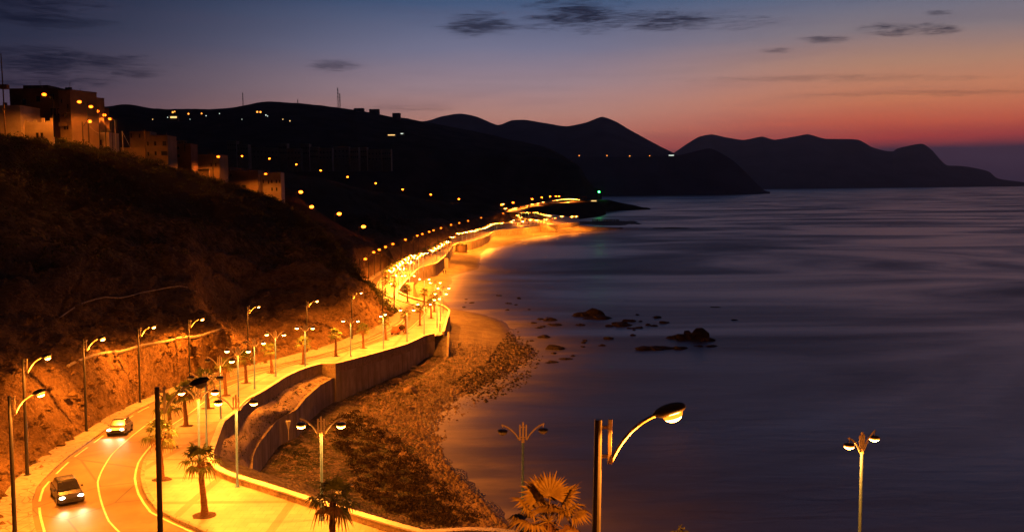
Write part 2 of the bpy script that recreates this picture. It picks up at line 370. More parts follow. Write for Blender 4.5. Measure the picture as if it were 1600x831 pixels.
def beach_mat():
    m = bpy.data.materials.new('pebble_beach'); m.use_nodes = True; t = NT(m.node_tree); b = t.t.nodes['Principled BSDF']
    v = t.n('ShaderNodeTexCoord').outputs['Object']; at = t.n('ShaderNodeAttribute', attribute_name='zone').outputs
    zs = t.n('ShaderNodeSeparateColor'); t.t.links.new(at[0], zs.inputs[0]); wet, peb, scrub = zs.outputs
    vo = t.n('ShaderNodeTexVoronoi'); t.put(vo.inputs['Vector'], v); vo.inputs['Scale'].default_value = 3.2
    vr = t.n('ShaderNodeSeparateColor'); t.t.links.new(vo.outputs['Color'], vr.inputs[0])
    sand = t.mix(t.rng(t.noise(v, .25, 7, .6), .35, .65), (.27, .23, .13), (.2, .155, .085))
    pb = t.mix(vr.outputs[0], (.09, .065, .04), (.32, .26, .16)); pb = t.mix(t.rng(t.noise(v, .5, 6), .45, .62, 0, .6), pb, (.07, .045, .028))
    c = t.mix(peb, sand, pb)
    c = t.mix(t.m('MULTIPLY', scrub, t.rng(t.noise(v, .6, 7, .65), .4, .58)), c, (.06, .065, .02))
    c = t.mix(t.m('MULTIPLY', wet, .6), c, (.06, .04, .03))
    t.put(b.inputs['Base Color'], c); t.put(b.inputs['Roughness'], t.m('SUBTRACT', .95, t.m('MULTIPLY', wet, .5)))
    q = t.n('ShaderNodeBump'); q.inputs['Strength'].default_value = 1; q.inputs['Distance'].default_value = .16
    h = t.m('ADD', t.m('MULTIPLY', t.m('MULTIPLY', vo.outputs[0], -1.6), t.m('ADD', peb, .15)), t.m('ADD', t.noise(v, 1.2, 8, .6), t.m('MULTIPLY', t.noise(v, .35, 4), 1.2)))
    t.put(q.inputs['Height'], h); t.t.links.new(q.outputs[0], b.inputs['Normal'])
    return m
M['beach'] = beach_mat()
def sea_mat():
    m = bpy.data.materials.new('sea_water'); m.use_nodes = True; t = NT(m.node_tree); b = t.t.nodes['Principled BSDF']
    v = t.n('ShaderNodeTexCoord').outputs['Object']; sh = t.n('ShaderNodeAttribute', attribute_name='shore').outputs[2]
    mist = t.rng(t.noise(t.vm('MULTIPLY', v, (.05, .16, 0)), 1., 6, .6, .5), .38, .72)
    fo = t.m('MULTIPLY', sh, t.m('ADD', .45, t.m('MULTIPLY', mist, .75)), clamp=True)
    streak = t.rng(t.noise(t.vm('MULTIPLY', v, (.006, .03, 0)), 1, 5, .6, .8), .5, .75, 0, .05)
    base = t.mix(t.m('ADD', fo, streak, clamp=True), (.006, .009, .022), (.42, .38, .38))
    t.put(b.inputs['Base Color'], base); b.inputs['IOR'].default_value = 1.95
    sl = t.rng(t.noise(t.vm('MULTIPLY', v, (.0055, .011, 0)), 1, 6, .55, 1.1), .38, .66)
    t.put(b.inputs['Roughness'], t.m('ADD', t.m('MULTIPLY', sl, .22), t.m('ADD', .31, t.m('MULTIPLY', fo, .4))))
    q = t.n('ShaderNodeBump'); q.inputs['Strength'].default_value = .34; q.inputs['Distance'].default_value = .22
    h = t.m('ADD', t.noise(t.vm('MULTIPLY', v, (.10, .34, 0)), 1, 5, .55, .6), t.m('MULTIPLY', t.noise(t.vm('MULTIPLY', v, (.02, .05, 0)), 1, 3, .5), 2.2))
    t.put(q.inputs['Height'], h); t.t.links.new(q.outputs[0], b.inputs['Normal'])
    return m
M['sea'] = sea_mat()
def facade(name, c, stain=.3): return mat(name, c, .9, stain, .35, .25, 3, dist=.03)
M['wall_white'] = facade('limewashed_wall', (.5, .42, .33))
M['wall_tan'] = facade('tan_render', (.3, .22, .15))
M['wall_brown'] = facade('brown_render', (.17, .1, .07))

# ------------------------------------------------------------------ ground plan, read off the photograph
wall_a_px = [(1700, 884), (1400, 866), (1200, 858), (1000, 850), (900, 843), (830, 833), (780, 827), (735, 825), (700, 827), (662, 829), (600, 812), (540, 794), (480, 776), (420, 757), (370, 742), (343, 730), (333, 716), (335, 700), (342, 680), (351, 658), (374, 640), (394, 621), (412, 611), (448, 588), (475, 576), (503, 568.3), (524, 568), (560, 559), (600, 548), (636, 537.4), (666, 524), (679, 521)]
wall_b_px = [(694, 518), (699, 500), (703, 484.5), (691, 476), (659, 468), (641, 463), (623, 454), (635.6, 437.5), (656, 418.4), (680.6, 411.6), (692, 403.7), (702, 392.5), (708, 383), (718, 378.7), (736, 376.5), (743, 374.8), (762, 368.6), (773, 360.7), (802, 358), (842, 354), (870, 351), (904.5, 347.5)]
kerb_px = [(1700, 930), (1300, 915), (900, 905), (600, 900), (420, 870), (321, 831), (280, 813), (248, 797), (229, 770), (222.6, 746), (227, 722), (239, 704), (260, 680), (275, 665), (303, 646), (327, 627), (345, 613), (370, 601), (407, 586), (441, 576), (483, 566), (525, 555), (559, 546), (600, 533), (635, 519), (650, 508), (660, 498), (668, 489), (662, 482), (645, 476.6), (630, 471.7), (615.7, 467), (601.6, 462.5), (594, 456), (592, 449), (594, 441), (610, 428), (640, 413), (670, 400), (700, 387.5), (735, 374), (770, 362), (800, 354)]
roadin_px = [(95, 960), (75, 900), (56, 845), (47, 805), (47, 785), (54, 764), (75, 741), (105, 714), (136, 692), (168, 669), (215, 640), (270, 615), (320, 597), (370, 583), (420, 573), (470, 562), (520, 549), (560, 535), (600, 517), (620, 505), (628, 496), (622, 487), (608, 479), (592, 468), (582, 457), (577, 447), (577, 440), (583, 433.5), (600, 424), (620, 414.5), (640, 405), (662, 395), (700, 377), (750, 361), (790, 350), (802, 347)]
foot_px = [(20, 960), (-12, 880), (-14, 830), (0, 785), (21, 754), (45, 732), (70, 711), (105, 690.6), (136, 673), (168, 652), (200, 636), (250, 613), (300, 594), (345, 580), (385, 572), (441, 559), (480, 549), (508, 541), (534, 532), (559, 522), (593, 508), (607, 498), (612, 491), (600, 482), (585, 471), (574, 460), (568, 449), (569, 440), (578, 433), (598, 421), (616, 411.5), (636, 402.5), (660, 391.5), (700, 374), (750, 358), (790, 347), (800, 344.5)]
kerbL = smooth(XY(kerb_px, G), 2); rinL = smooth(XY(roadin_px, G), 2); footL = smooth(XY(foot_px, G), 2)
wallA = smooth(XY(wall_a_px, GW), 1.6, .012); wallB = smooth(XY(wall_b_px, GW), 1.6, .008)
shore_px = [(2600, 1130), (1700, 1010), (1100, 960), (900, 890), (820, 845), (795, 815), (765, 780), (725, 740), (700, 715), (686, 690), (682, 665), (692, 645), (718, 622), (752, 602), (790, 585), (822, 562), (838, 548), (812, 535), (800, 520), (790, 505), (765, 494), (735, 487), (706, 482), (694, 468), (690, 456), (700, 448), (708, 440), (706, 433), (722, 427), (748, 420), (750, 409), (753, 397), (765, 389), (797, 383), (826, 373), (860, 368), (884, 366), (937, 361), (968, 358.5), (975, 356.5), (940, 356), (906, 352.5)]
shoreL = smooth(XY(shore_px, lambda a, b: P(a, b, SEA)), 3)
landpoly = np.vstack([shoreL, [[shoreL[-1][0] - 50, 1500], [-3000, 1500], [-3000, -50], [shoreL[0][0], -50]]])
wallAll = np.vstack([wallA, wallB])
inpoly = np.vstack([wallAll, [[wallAll[-1][0], 1400], [-3000, 1400], [-3000, -50], [wallAll[0][0], -50]]])

def beach_h(x, y):
    d = dist_pl(x, y, shoreL) * np.where(inside(x, y, landpoly), 1, -1)
    dw = dist_pl(x, y, wallAll); inn = inside(x, y, inpoly)
    h = SEA + np.where(d > 0, .1 * np.minimum(d, 15) + .12 * np.clip(d - 15, 0, 14), np.maximum(.12 * d, -4))
    h = h + fbm(x * .12, y * .12) * .35 * np.clip(d / 6, 0, 1) + fbm(x * .5, y * .5, 4) * .12
    b = np.clip((102 - y) / 20, 0, 1); b = b * b * (3 - 2 * b)
    e = zg(y) - 1.1 - .42 * dw + fbm(x * .2, y * .2) * .7
    h = np.maximum(h, e * b - 6 * (1 - b))
    return np.where(inn, np.minimum(h, zg(y) - 2.2 - np.minimum(dw, 2)), h), d, dw, inn

# ---- the sea
def grid_sheet(name, ys, us, zfun, mt, attr=None):
    yy, uu = np.meshgrid(ys, us, indexing='ij'); xx = uu * yy
    zz = zfun(xx, yy); n, k = yy.shape
    vs = np.stack([xx, yy, zz], -1).reshape(-1, 3)
    idx = np.arange(n * k).reshape(n, k)
    fs = np.stack([idx[:-1, :-1], idx[:-1, 1:], idx[1:, 1:], idx[1:, :-1]], -1).reshape(-1, 4)
    o = mesh(name, vs.tolist(), fs.tolist(), mt, sm=True)
    return o, xx, yy
ys = np.concatenate([[15, 35], np.geomspace(50, 1300, 240), np.geomspace(1400, 90000, 30)])
us = np.concatenate([np.linspace(-4, -.3, 14), np.linspace(-.27, .45, 170), np.linspace(.5, 4, 16)])
sea, xx, yy = grid_sheet('sea', ys, us, lambda x, y: np.full(x.shape, SEA), M['sea'])
dd = dist_pl(xx, yy, shoreL)
sh = np.exp(-dd / 10) * .62 + np.exp(-dd / 45) * .07
a = sea.data.attributes.new('shore', 'FLOAT', 'POINT'); a.data.foreach_set('value', sh.reshape(-1).astype(np.float32))
tag(sea, kind='structure')

# ---- beach sheet
ys = np.geomspace(50, 1250, 330); us = np.linspace(-.42, .5, 330)
cache = {}
def bz(x, y):
    h, d, dw, inn = beach_h(x, y); cache['d'] = d; cache['dw'] = dw; cache['in'] = inn
    return h
beach, xx, yy = grid_sheet('beach', ys, us, bz, M['beach'])
d = cache['d']; dw = cache['dw']
def blob(px, py, r):
    p = P(px, py, 0); return np.exp(-(((xx - p.x) ** 2 + (yy - p.y) ** 2) / r ** 2))
wet = np.clip(1 - d / 3.5, 0, 1)
peb = np.clip(.15 + 1.3 * blob(700, 560, 22) + 1.3 * blob(640, 640, 26) + 1.1 * blob(790, 560, 12) + 1.2 * blob(690, 760, 30) + .5 * blob(620, 600, 16), 0, 1) * (yy < 260)
scrub = np.clip(1.2 * blob(600, 740, 22) + .8 * blob(560, 600, 14) + .8 * blob(470, 690, 14) + .6 * blob(640, 570, 12), 0, 1)
ca = beach.data.color_attributes.new('zone', 'FLOAT_COLOR', 'POINT')
ca.data.foreach_set('color', np.stack([wet, peb, scrub, np.ones_like(wet)], -1).reshape(-1).astype(np.float32))
tag(beach, kind='structure')

# ---- flat regions: road, promenade, pavement
def region(name, poly, mt, dz, step=3.):
    poly = np.asarray(poly); vs = [Vector(p) for p in poly]; n = len(vs)
    edges = [(i, (i + 1) % n) for i in range(n)]
    y0, y1 = poly[:, 1].min(), poly[:, 1].max(); gx, gy = [], []; y = y0
    while y < y1:
        st_ = max(step, y * .02); xs = np.arange(poly[:, 0].min(), poly[:, 0].max(), st_)
        gx += list(xs); gy += [y] * len(xs); y += st_
    gx = np.array(gx); gy = np.array(gy); k = inside(gx, gy, poly) & (dist_pl(gx, gy, np.vstack([poly, poly[:1]])) > step * .35)
    vs += [Vector((a, b)) for a, b in zip(gx[k], gy[k])]
    r = delaunay_2d_cdt(vs, edges, [list(range(n))], 1, 1e-4)
    pts = np.array([[p.x, p.y] for p in r[0]]); z = zg(pts[:, 1]) + dz
    f = [t if (pts[t[1]][0] - pts[t[0]][0]) * (pts[t[2]][1] - pts[t[0]][1]) - (pts[t[1]][1] - pts[t[0]][1]) * (pts[t[2]][0] - pts[t[0]][0]) > 0 else t[::-1] for t in r[2]]
    o = mesh(name, np.c_[pts, z].tolist(), f, mt)
    return tag(o, kind='structure')
region('road', np.vstack([kerbL, rinL[::-1]]), M['asphalt'], 0.)
region('promenade', np.vstack([wallA, wallB[wallB[:, 1] < kerbL[-1][1]], kerbL[::-1]]), M['paving'], .14)
region('inland_pavement', np.vstack([rinL, footL[::-1]]), M['kerb'], .12)
plz = XY([(800, 349), (796, 346), (812, 339), (826, 334), (862, 335), (905, 342), (904.4, 347.5), (870, 351), (842, 354), (802, 358)], G)
region('plaza', plz, M['paving'], .2, 12)
def ribbon(name, pl, w_, z0, mt, h=None, kind='structure', t0=0, dash=None, parent=None):
    """strip along a polyline; h gives it a real height (kerb)"""
    L = offset(pl, -w_ / 2); Rr = offset(pl, w_ / 2); mb = MB(); s = np.r_[0, np.cumsum(np.linalg.norm(np.diff(pl[:, :2], axis=0), axis=1))]
    for i in range(len(pl) - 1):
        if dash and (s[i] % (dash[0] + dash[1])) > dash[0]: continue
        q = [L[i], Rr[i], Rr[i + 1], L[i + 1]]; z = [zg(p[1]) + z0 for p in q]
        if h is None: mb.add([(p[0], p[1], zz) for p, zz in zip(q, z)], [(0, 1, 2, 3)])
        else:
            lo = [(p[0], p[1], zz - h) for p, zz in zip(q, z)]; hi = [(p[0], p[1], zz) for p, zz in zip(q, z)]
            mb.add(lo + hi, [(4, 5, 6, 7), (0, 4, 7, 3), (1, 2, 6, 5)] + ([(0, 1, 5, 4)] if i == 0 else []))
    o = mb.build(name, mt, parent)
    if kind: tag(o, kind=kind)
    return o
ribbon('promenade_kerb', offset(kerbL, 0.)[:], .3, .165, M['kerb'], h=.3)
ribbon('inland_kerb', rinL, .26, .15, M['kerb'], h=.3)
n1 = kerbL[:, 1] < 420
fine = lambda pl: smooth(pl, .9)
kl = fine(offset(kerbL, -.55)[n1]); ribbon('promenade_edge_line', kl, .16, .02, M['marking'])
rl = fine(offset(rinL, .6)[rinL[:, 1] < 420]); ribbon('inland_edge_line', rl, .16, .02, M['marking'], dash=(5, 1.6))
# centre line: halfway between the kerbs
kk = kerbL[kerbL[:, 1] < 400]; cl = []
for p in kk:
    q = rinL[np.argmin(((rinL - p) ** 2).sum(1))]; cl.append((p + q) / 2)
cl = np.array(cl)
for _ in range(14): cl[1:-1] = (cl[:-2] + cl[1:-1] * 2 + cl[2:]) / 4
cl = smooth(cl[2::4], 1.2); ribbon('centre_line', cl, .13, .022, M['marking'])

# ---- sea walls with rubble parapet and white coping
def seawall(pl, base_fn, label):
    t = empty('sea_wall', (0, 0, 0)); tag(t, label, 'sea wall')
    inn = offset(pl, -.42); n = len(pl)
    zz = zg(pl[:, 1]); zb = base_fn(pl)
    vs = []; fs = []
    for i in range(n):
        vs += [(inn[i][0], inn[i][1], zz[i] - .1), (inn[i][0], inn[i][1], zz[i] + .6), (pl[i][0], pl[i][1], zz[i] + .6), (pl[i][0], pl[i][1], zz[i] - 1.)]
    for i in range(n - 1):
        b = 4 * i
        for j in range(3): fs.append((b + j, b + j + 4, b + j + 5, b + j + 1))
    fs += [(0, 1, 2, 3), tuple(4 * (n - 1) + j for j in (3, 2, 1, 0))]
    mesh('parapet', vs, fs, M['parapet'], t)
    vs = []; fs = []
    for i in range(n): vs += [(pl[i][0], pl[i][1], zz[i] - .95), (pl[i][0], pl[i][1], zb[i]), (inn[i][0], inn[i][1], zb[i]), (inn[i][0], inn[i][1], zz[i] - .95)]
    vs = [(x + (0.0), y, z) for x, y, z in vs]
    for i in range(n - 1):
        b = 4 * i
        for j in range(4): fs.append((b + j, b + (j + 1) % 4, b + (j + 1) % 4 + 4, b + j + 4))
    fs += [(0, 3, 2, 1), tuple(4 * (n - 1) + j for j in range(4))]
    mesh('retaining_wall', vs, fs, M['concrete'], t)
    o_ = offset(pl, .06); i_ = offset(pl, -.48); mb = MB()
    for i in range(n - 1):
        q = [i_[i], o_[i], o_[i + 1], i_[i + 1]]; z = [zz[i], zz[i], zz[i + 1], zz[i + 1]]
        lo = [(p[0], p[1], a + .603) for p, a in zip(q, z)]; hi = [(p[0], p[1], a + .70) for p, a in zip(q, z)]
        mb.add(lo + hi, [(4, 5, 6, 7), (0, 4, 7, 3), (1, 2, 6, 5), (0, 3, 2, 1), (0, 1, 5, 4), (2, 3, 7, 6)])
    mb.build('coping', M['coping'], t)
def basef(pl):
    o = offset(pl, .8); h = beach_h(o[:, 0], o[:, 1])[0]
    return np.minimum(h - 1.2, zg(pl[:, 1]) - 2)
seawall(wallA, basef, 'long pale-capped sea wall winding from the bottom of the photo up to the beach steps')
seawall(wallB, basef, 'sea wall beyond the beach steps, curving away along the bright bay to the far pier')

# ---- terrace slope and its lower retaining wall
pairs = [((333, 713), (390, 738, 3.4), 2.2), ((338, 692), (391, 713, 4.2), 2.6), ((351, 658), (402, 692, 4.6), 2.8), ((374, 640), (432, 655, 4.6), 2.6), ((412, 611), (459, 641, 4.5), 2.2), ((448, 588), (475, 622, 4.4), 1.8), ((475, 576), (498, 602, 4.3), 1.5), ((503, 568), (516, 592, 4.2), 1.3), ((524, 568), (526.5, 588, 4.1), 1.)]
top = []; low = []; lb = []
for a_, b_, zb in pairs:
    p = GW(*a_); p.z = float(zg(p.y)) - 1.0; q = P(b_[0], b_[1], b_[2]); top.append(p); low.append(q); lb.append(zb)
top = smooth(np.array([tuple(p) for p in top]), 1.2)
lowp = np.array([tuple(p) + (b,) for p, b in zip(low, lb)])
def resample(a, n):
    s = np.r_[0, np.cumsum(np.linalg.norm(np.diff(a[:, :2], axis=0), axis=1))]; s /= s[-1]
    t = np.linspace(0, 1, n); return np.stack([np.interp(t, s, a[:, i]) for i in range(a.shape[1])], 1)
NN = 90; ta = resample(top, NN)
sm_ = smooth(lowp, 1.); la = resample(sm_, NN)
K = 26; vs = []; fs = []
off = offset(ta[:, :2], -.2); ta[:, :2] = off
for i in range(NN):
    for j in range(K):
        t = j / (K - 1); p = ta[i][:3] * (1 - t) + la[i][:3] * t
        bump_ = math.sin(t * math.pi) * (.25 + .55 * float(fbm(np.array(p[0] * .4), np.array(p[1] * .4))) - .3)
        vs.append((p[0], p[1], p[2] + bump_))
for i in range(NN - 1):
    for j in range(K - 1): b = i * K + j; fs.append((b, b + 1, b + K + 1, b + K))
o = mesh('embankment_slope', vs, fs, M['terrace'], sm=True); tag(o, kind='structure')
mb = MB(); oo = offset(la[:, :2], .35); ii = offset(la[:, :2], -.05)
for i in range(NN - 1):
    q = [ii[i], oo[i], oo[i + 1], ii[i + 1]]; zt = [la[i][2] + .12, la[i][2] + .12, la[i + 1][2] + .12, la[i + 1][2] + .12]; zb = [la[i][3] - 1.5] * 2 + [la[i + 1][3] - 1.5] * 2
    mb.add([(p[0], p[1], b) for p, b in zip(q, zb)] + [(p[0], p[1], b) for p, b in zip(q, zt)], [(4, 5, 6, 7), (0, 4, 7, 3), (1, 2, 6, 5)] + ([(0, 1, 5, 4)] if i == 0 else []) + ([(2, 3, 7, 6)] if i == NN - 2 else []))
o = mb.build('retaining_wall', M['concrete']); tag(o, 'weathered concrete retaining wall below the gravel slope, curving down to the scrub', 'retaining wall')

# ------------------------------------------------------------------ hills
def loft(name, rows, mt, nu=160, nv=14, amp=None, nscale=.05, kind='structure', seed=0, amp2=.25, veg_shade=None, rugged=0):
    """rows: list of lists of (px, py, D) or (px, py) on the road level or a Vector"""
    Rw = []
    for r in rows:
        pts = np.array([tuple(p) if isinstance(p, Vector) else (tuple(PD(*p)) if len(p) == 3 else tuple(G(*p))) for p in r])
        pts = smooth(pts, 3); s = np.linspace(0, len(pts) - 1, nu); k = np.arange(len(pts))
        Rw.append(pts)
    # resample each row so that its control columns line up
    out = []
    for r in rows:
        pts = np.array([tuple(p) if isinstance(p, Vector) else (tuple(PD(*p)) if len(p) == 3 else tuple(G(*p))) for p in r])
        t = np.linspace(0, len(pts) - 1, nu); i = np.clip(t.astype(int), 0, len(pts) - 2); f = (t - i)[:, None]
        e = np.vstack([2 * pts[0] - pts[1], pts, 2 * pts[-1] - pts[-2]])
        p0, p1, p2, p3 = e[i], e[i + 1], e[i + 2], e[i + 3]
        cr = .5 * ((2 * p1) + (-p0 + p2) * f + (2 * p0 - 5 * p1 + 4 * p2 - p3) * f ** 2 + (-p0 + 3 * p1 - 3 * p2 + p3) * f ** 3)
        out.append(.6 * cr + .4 * (p1 + (p2 - p1) * f))
    vs = []; amp = amp or [0] + [1.] * (len(out) - 1)
    grid = []
    for r in range(len(out) - 1):
        m_ = nv if r < len(out) - 2 or True else nv
        for j in range(m_ + (1 if r == len(out) - 2 else 0)):
            t = j / m_; p = out[r] * (1 - t) + out[r + 1] * t; A = amp[r] * (1 - t) + amp[r + 1] * t
            if r + 1 < len(amp): A += math.sin(math.pi * t) * amp2 * max(amp[r], amp[r + 1])
            nz_ = fbm(p[:, 0] * nscale + seed, (p[:, 1] * .6 + p[:, 2]) * nscale, 6)
            rg = 1 - np.abs(fbm(p[:, 0] * nscale * 1.7 + 40 + seed, p[:, 1] * nscale * 1.2, 4)) * 2
            p = p.copy(); p[:, 2] += A * (nz_ * 1.3 + (rg - .6) * .5); p[:, 1] += A * .5 * nz_
            if rugged:
                f2_ = fbm(p[:, 0] * .55 + seed, (p[:, 1] + p[:, 2] * .8) * .55, 5); gl2 = np.abs(fbm(p[:, 0] * .28 + 9, p[:, 1] * .12 + 3, 3)); e_ = rugged * min(1, A * 1.6)
                p[:, 1] += e_ * (f2_ * 1.3 - gl2 * 2.2); p[:, 2] += e_ * (f2_ * .8 - gl2 * .8)
            grid.append(p)
    g = np.array(grid); n, k, _ = g.shape; idx = np.arange(n * k).reshape(n, k)
    fs = np.stack([idx[:-1, :-1], idx[:-1, 1:], idx[1:, 1:], idx[1:, :-1]], -1).reshape(-1, 4)
    o = mesh(name, g.reshape(-1, 3).tolist(), fs.tolist(), mt, sm=True)
    tt = np.linspace(0, len(out) - 1, n); vg = np.interp(tt, np.arange(len(out)), veg_shade or [0] * len(out))
    at = o.data.attributes.new('veg_shade', 'FLOAT', 'POINT'); at.data.foreach_set('value', np.repeat(vg, k).astype(np.float32))
    if kind: tag(o, kind=kind)
    return o, g
def foot_at(px):                      # foot pixel for hill A columns
    xs = [-14, 0, 21, 45, 70, 105, 136, 168, 200, 250, 300, 345, 385, 441, 480, 508, 534, 559, 593, 612]; ysx = [830, 785, 754, 732, 711, 690.6, 673, 652, 636, 613, 594, 580, 572, 559, 549, 541, 532, 522, 508, 492]
    return float(np.interp(px, xs, ysx))
A_foot = [(20, 960), (-14, 835), (0, 785), (45, 732), (105, 691), (168, 652), (222, 625), (280, 602), (330, 584), (362, 576), (390, 571), (441, 559), (500, 543), (550, 526), (593, 508), (612, 491)]
def dz_(p): return G(*p).y
m1 = [(-330, 760, 62), (-170, 640, 70), (-60, 600, 84), (25, 578, 88), (110, 566, 98), (185, 549, 111), (240, 536, 120), (300, 523, 130), (345, 511, 136), (366, 530, 146), (392, 528, 160), (445, 500, 178), (505, 478, 190), (550, 462, 198), (592, 480, 208), (613, 488, 218)]
m2 = [(-430, 640, 85), (-260, 540, 90), (-110, 500, 105), (0, 488, 112), (90, 486, 120), (140, 470, 132), (190, 460, 140), (245, 453, 150), (300, 449, 158), (330, 478, 172), (375, 470, 188), (430, 440, 208), (490, 425, 218), (540, 430, 222), (590, 470, 221), (613.5, 487, 219)]
m3 = [(-560, 420, 140), (-380, 360, 140), (-160, 340, 150), (-20, 330, 155), (70, 335, 165), (130, 335, 175), (190, 340, 185), (245, 345, 195), (300, 350, 205), (345, 360, 215), (390, 370, 225), (440, 380, 238), (490, 395, 236), (535, 412, 232), (585, 460, 225), (614, 486.5, 220)]
cr = [(-700, 190, 210), (-500, 190, 200), (-250, 198, 200), (-20, 211, 205), (60, 216, 215), (120, 224, 225), (180, 236, 238), (235, 252, 250), (290, 268, 262), (340, 281, 275), (390, 298, 290), (440, 316, 300), (495, 352, 280), (537, 402, 252), (580, 448, 232), (614.5, 486, 221)]
bk = [PD(p[0], p[1], p[2] * 1.3) - Vector((0, 0, 1.0 + 5 * (i > 6))) for i, p in enumerate(cr)]
bk2 = [Vector((p.x * 1.5, p.y * 1.6, max(4, p.z * .55))) for p in bk]
hillA, gA = loft('hillside', [A_foot, m1, m2, m3, cr, bk, bk2], M['hill'], 330, 20, [0, .6, .8, 1.6, .35, .3, 2], .09, seed=1, amp2=1.3, veg_shade=[0, .05, .18, .55, .95, 1, 1], rugged=1.25)
gut = gA.reshape(-1, gA.shape[1], 3)
def channel(row, c0, c1, lab):
    q = MB(); line = gut[row, c0:c1]; line = line.copy(); 
    for _ in range(60): line[1:-1] = (line[:-2] + line[1:-1] * 2 + line[2:]) / 4
    q.tube([Vector(p) + Vector((0, -.12, .25)) for p in line], .2 if row == 20 else .1, 4); tag(q.build('drain_kerb', M['kerb']), lab, 'drain kerb')
cpx = lambda v: int(v * (gA.shape[1] - 1) / 15)
channel(20, cpx(4.1), cpx(8.1), 'thin pale drainage kerb along the top of the lower cut bank'); channel(40, cpx(4.2), cpx(8.3), 'faint pale drainage kerb along the top of the upper cut bank')
rsr = np.random.RandomState(8); nq = 5200; ri = (rsr.rand(nq) ** 1.3 * 44).astype(int); ci = rsr.randint(20, gA.shape[1] - 2, nq)
bs = np.array([(1, 0, 0), (.3, .95, 0), (-.8, .6, 0), (-.8, -.6, 0), (.3, -.95, 0), (.1, .05, .8), (0, 0, -.6)]); fc_ = np.array([(0, 1, 5), (1, 2, 5), (2, 3, 5), (3, 4, 5), (4, 0, 5), (1, 0, 6), (2, 1, 6), (3, 2, 6), (4, 3, 6), (0, 4, 6)])
sc_ = (.07 + .5 * rsr.rand(nq) ** 5)[:, None, None]; vv = (bs[None] * (1 + rsr.normal(size=(nq, 7, 3)) * .25)) * sc_ + gut[ri, ci][:, None, :] + rsr.normal(size=(nq, 1, 3)) * np.array([.5, .3, .0])
vv = vv.reshape(-1, 3); o = mesh('rubble', vv.tolist(), (fc_[None] + (np.arange(nq) * 7)[:, None, None]).reshape(-1, 3).tolist(), M['hill']); tag(o, 'loose rubble strewn over the earth cut above the road', 'rubble', kind='stuff')
# hill B: small spur behind, with the stair road on its crest
B_foot = [(380, 470), (470, 462), (560, 452), (569, 440), (580, 432), (598, 421), (611, 414), (617, 411)]
B_m = [(300, 400, 300), (400, 400, 300), (540, 385, 305), (560, 385, 315), (580, 388, 325), (597, 396, 338), (609, 405, 350), (617, 409, 362)]
B_cr = [(340, 268, 400), (440, 290, 390), (487, 325, 370), (516, 343, 360), (545, 360, 352), (580, 373, 352), (602, 385, 356), (617, 409, 366)]
B_bk = [Vector((p.x * 1.2, p.y * 1.35, p.z - 12)) for p in (PD(*q) for q in B_cr)]
hillB, gB = loft('spur', [B_foot, B_m, B_cr, B_bk], M['hill'], 120, 18, [0, .9, .4, 1], .07, seed=9, amp2=1.2, veg_shade=[0, .3, .9, 1], rugged=.8)
# hill C: long valley side with the upper road, its cut face above the coast road
C_foot = [(520, 470), (598, 421), (616, 411.5), (636, 402.5), (660, 391.5), (700, 374), (725, 366), (750, 358), (770, 352), (790, 347), (800, 344.5), (813, 343)]
C_m = [(480, 400, 420), (590, 385, 385), (614, 378, 405), (640, 372, 440), (662, 362, 500), (700, 352, 590), (722, 348, 640), (748, 341, 700), (768, 338, 740), (785, 334, 780), (797, 337, 830), (813.5, 342.5, 870)]
C_m2 = [(420, 340, 560), (520, 335, 560), (570, 335, 570), (610, 332, 600), (650, 330, 650), (690, 329, 700), (720, 328, 740), (748, 326, 780), (768, 325, 810), (782, 325, 840), (795, 333, 860), (814, 342, 885)]
C_cr = [(330, 258, 900), (420, 268, 880), (500, 278, 860), (545, 289, 840), (583, 299, 830), (625, 304, 830), (670, 312, 840), (710, 316, 860), (750, 318, 870), (777, 321, 880), (794, 331, 885), (814.5, 341.5, 895)]
C_bk = [Vector((p.x * 1.15, p.y * 1.15, max(p.z - 9, 3))) for p in (PD(*q) for q in C_cr)]
hillC, gC = loft('valley_side', [C_foot, C_m, C_m2, C_cr, C_bk], M['hill'], 200, 16, [0, 3, 3, .8, 2], .025, seed=21, amp2=1.1, veg_shade=[0, .2, .9, .8, 1])
# headland carrying the far upper road
H_foot = [(720, 352, 640), (800, 345, 830), (826, 336, 960), (862, 336, 1020), (905, 343, 1000), (936, 340, 1080), (947, 336, 1160), (940, 331, 1280), (975, 329, 1330), (1016, 327.5, 1370)]
H_mid = [(700, 330, 900), (795, 330, 930), (830, 325, 1010), (862, 321.5, 1100), (900, 319, 1140), (932, 320, 1180), (945, 322, 1230), (955, 320, 1330), (985, 323, 1370), (1016.5, 327, 1380)]
H_cr = [(700, 322, 1000), (795, 323.5, 1050), (830, 320.5, 1120), (862, 317, 1190), (900, 314.5, 1250), (930, 313, 1280), (950, 312.5, 1300), (965, 316, 1350), (990, 320.5, 1390), (1017, 326.5, 1400)]
H_bk = [Vector((p.x * 1.1, p.y * 1.12, SEA - 1)) for p in (PD(*q) for q in H_cr)]
for q in range(len(H_foot)):
    pass
H_foot = [Vector((v.x, v.y, min(v.z, 3.9) if i < 5 else SEA - .5)) for i, v in enumerate(PD(*q) for q in H_foot)]
headland, gH = loft('headland', [H_foot, H_mid, H_cr, H_bk], M['hillfar'], 150, 10, [0, 1.2, .8, 1], .02, seed=5)
# low wooded mound behind the headland road
N_f = [(700, 335, 1300), (760, 326, 1500), (800, 322, 1600), (850, 316, 1700), (900, 312, 1750), (925, 311, 1800)]
N_c = [(690, 290, 1700), (745, 285, 1750), (790, 288, 1800), (840, 292, 1850), (890, 302, 1900), (925, 308, 1950)]
loft('wooded_rise', [N_f, N_c, [Vector((p.x * 1.2, p.y * 1.2, p.z - 8)) for p in (PD(*q) for q in N_c)]], M['hillfar'], 90, 10, [0, 4, 3], .012, seed=33)
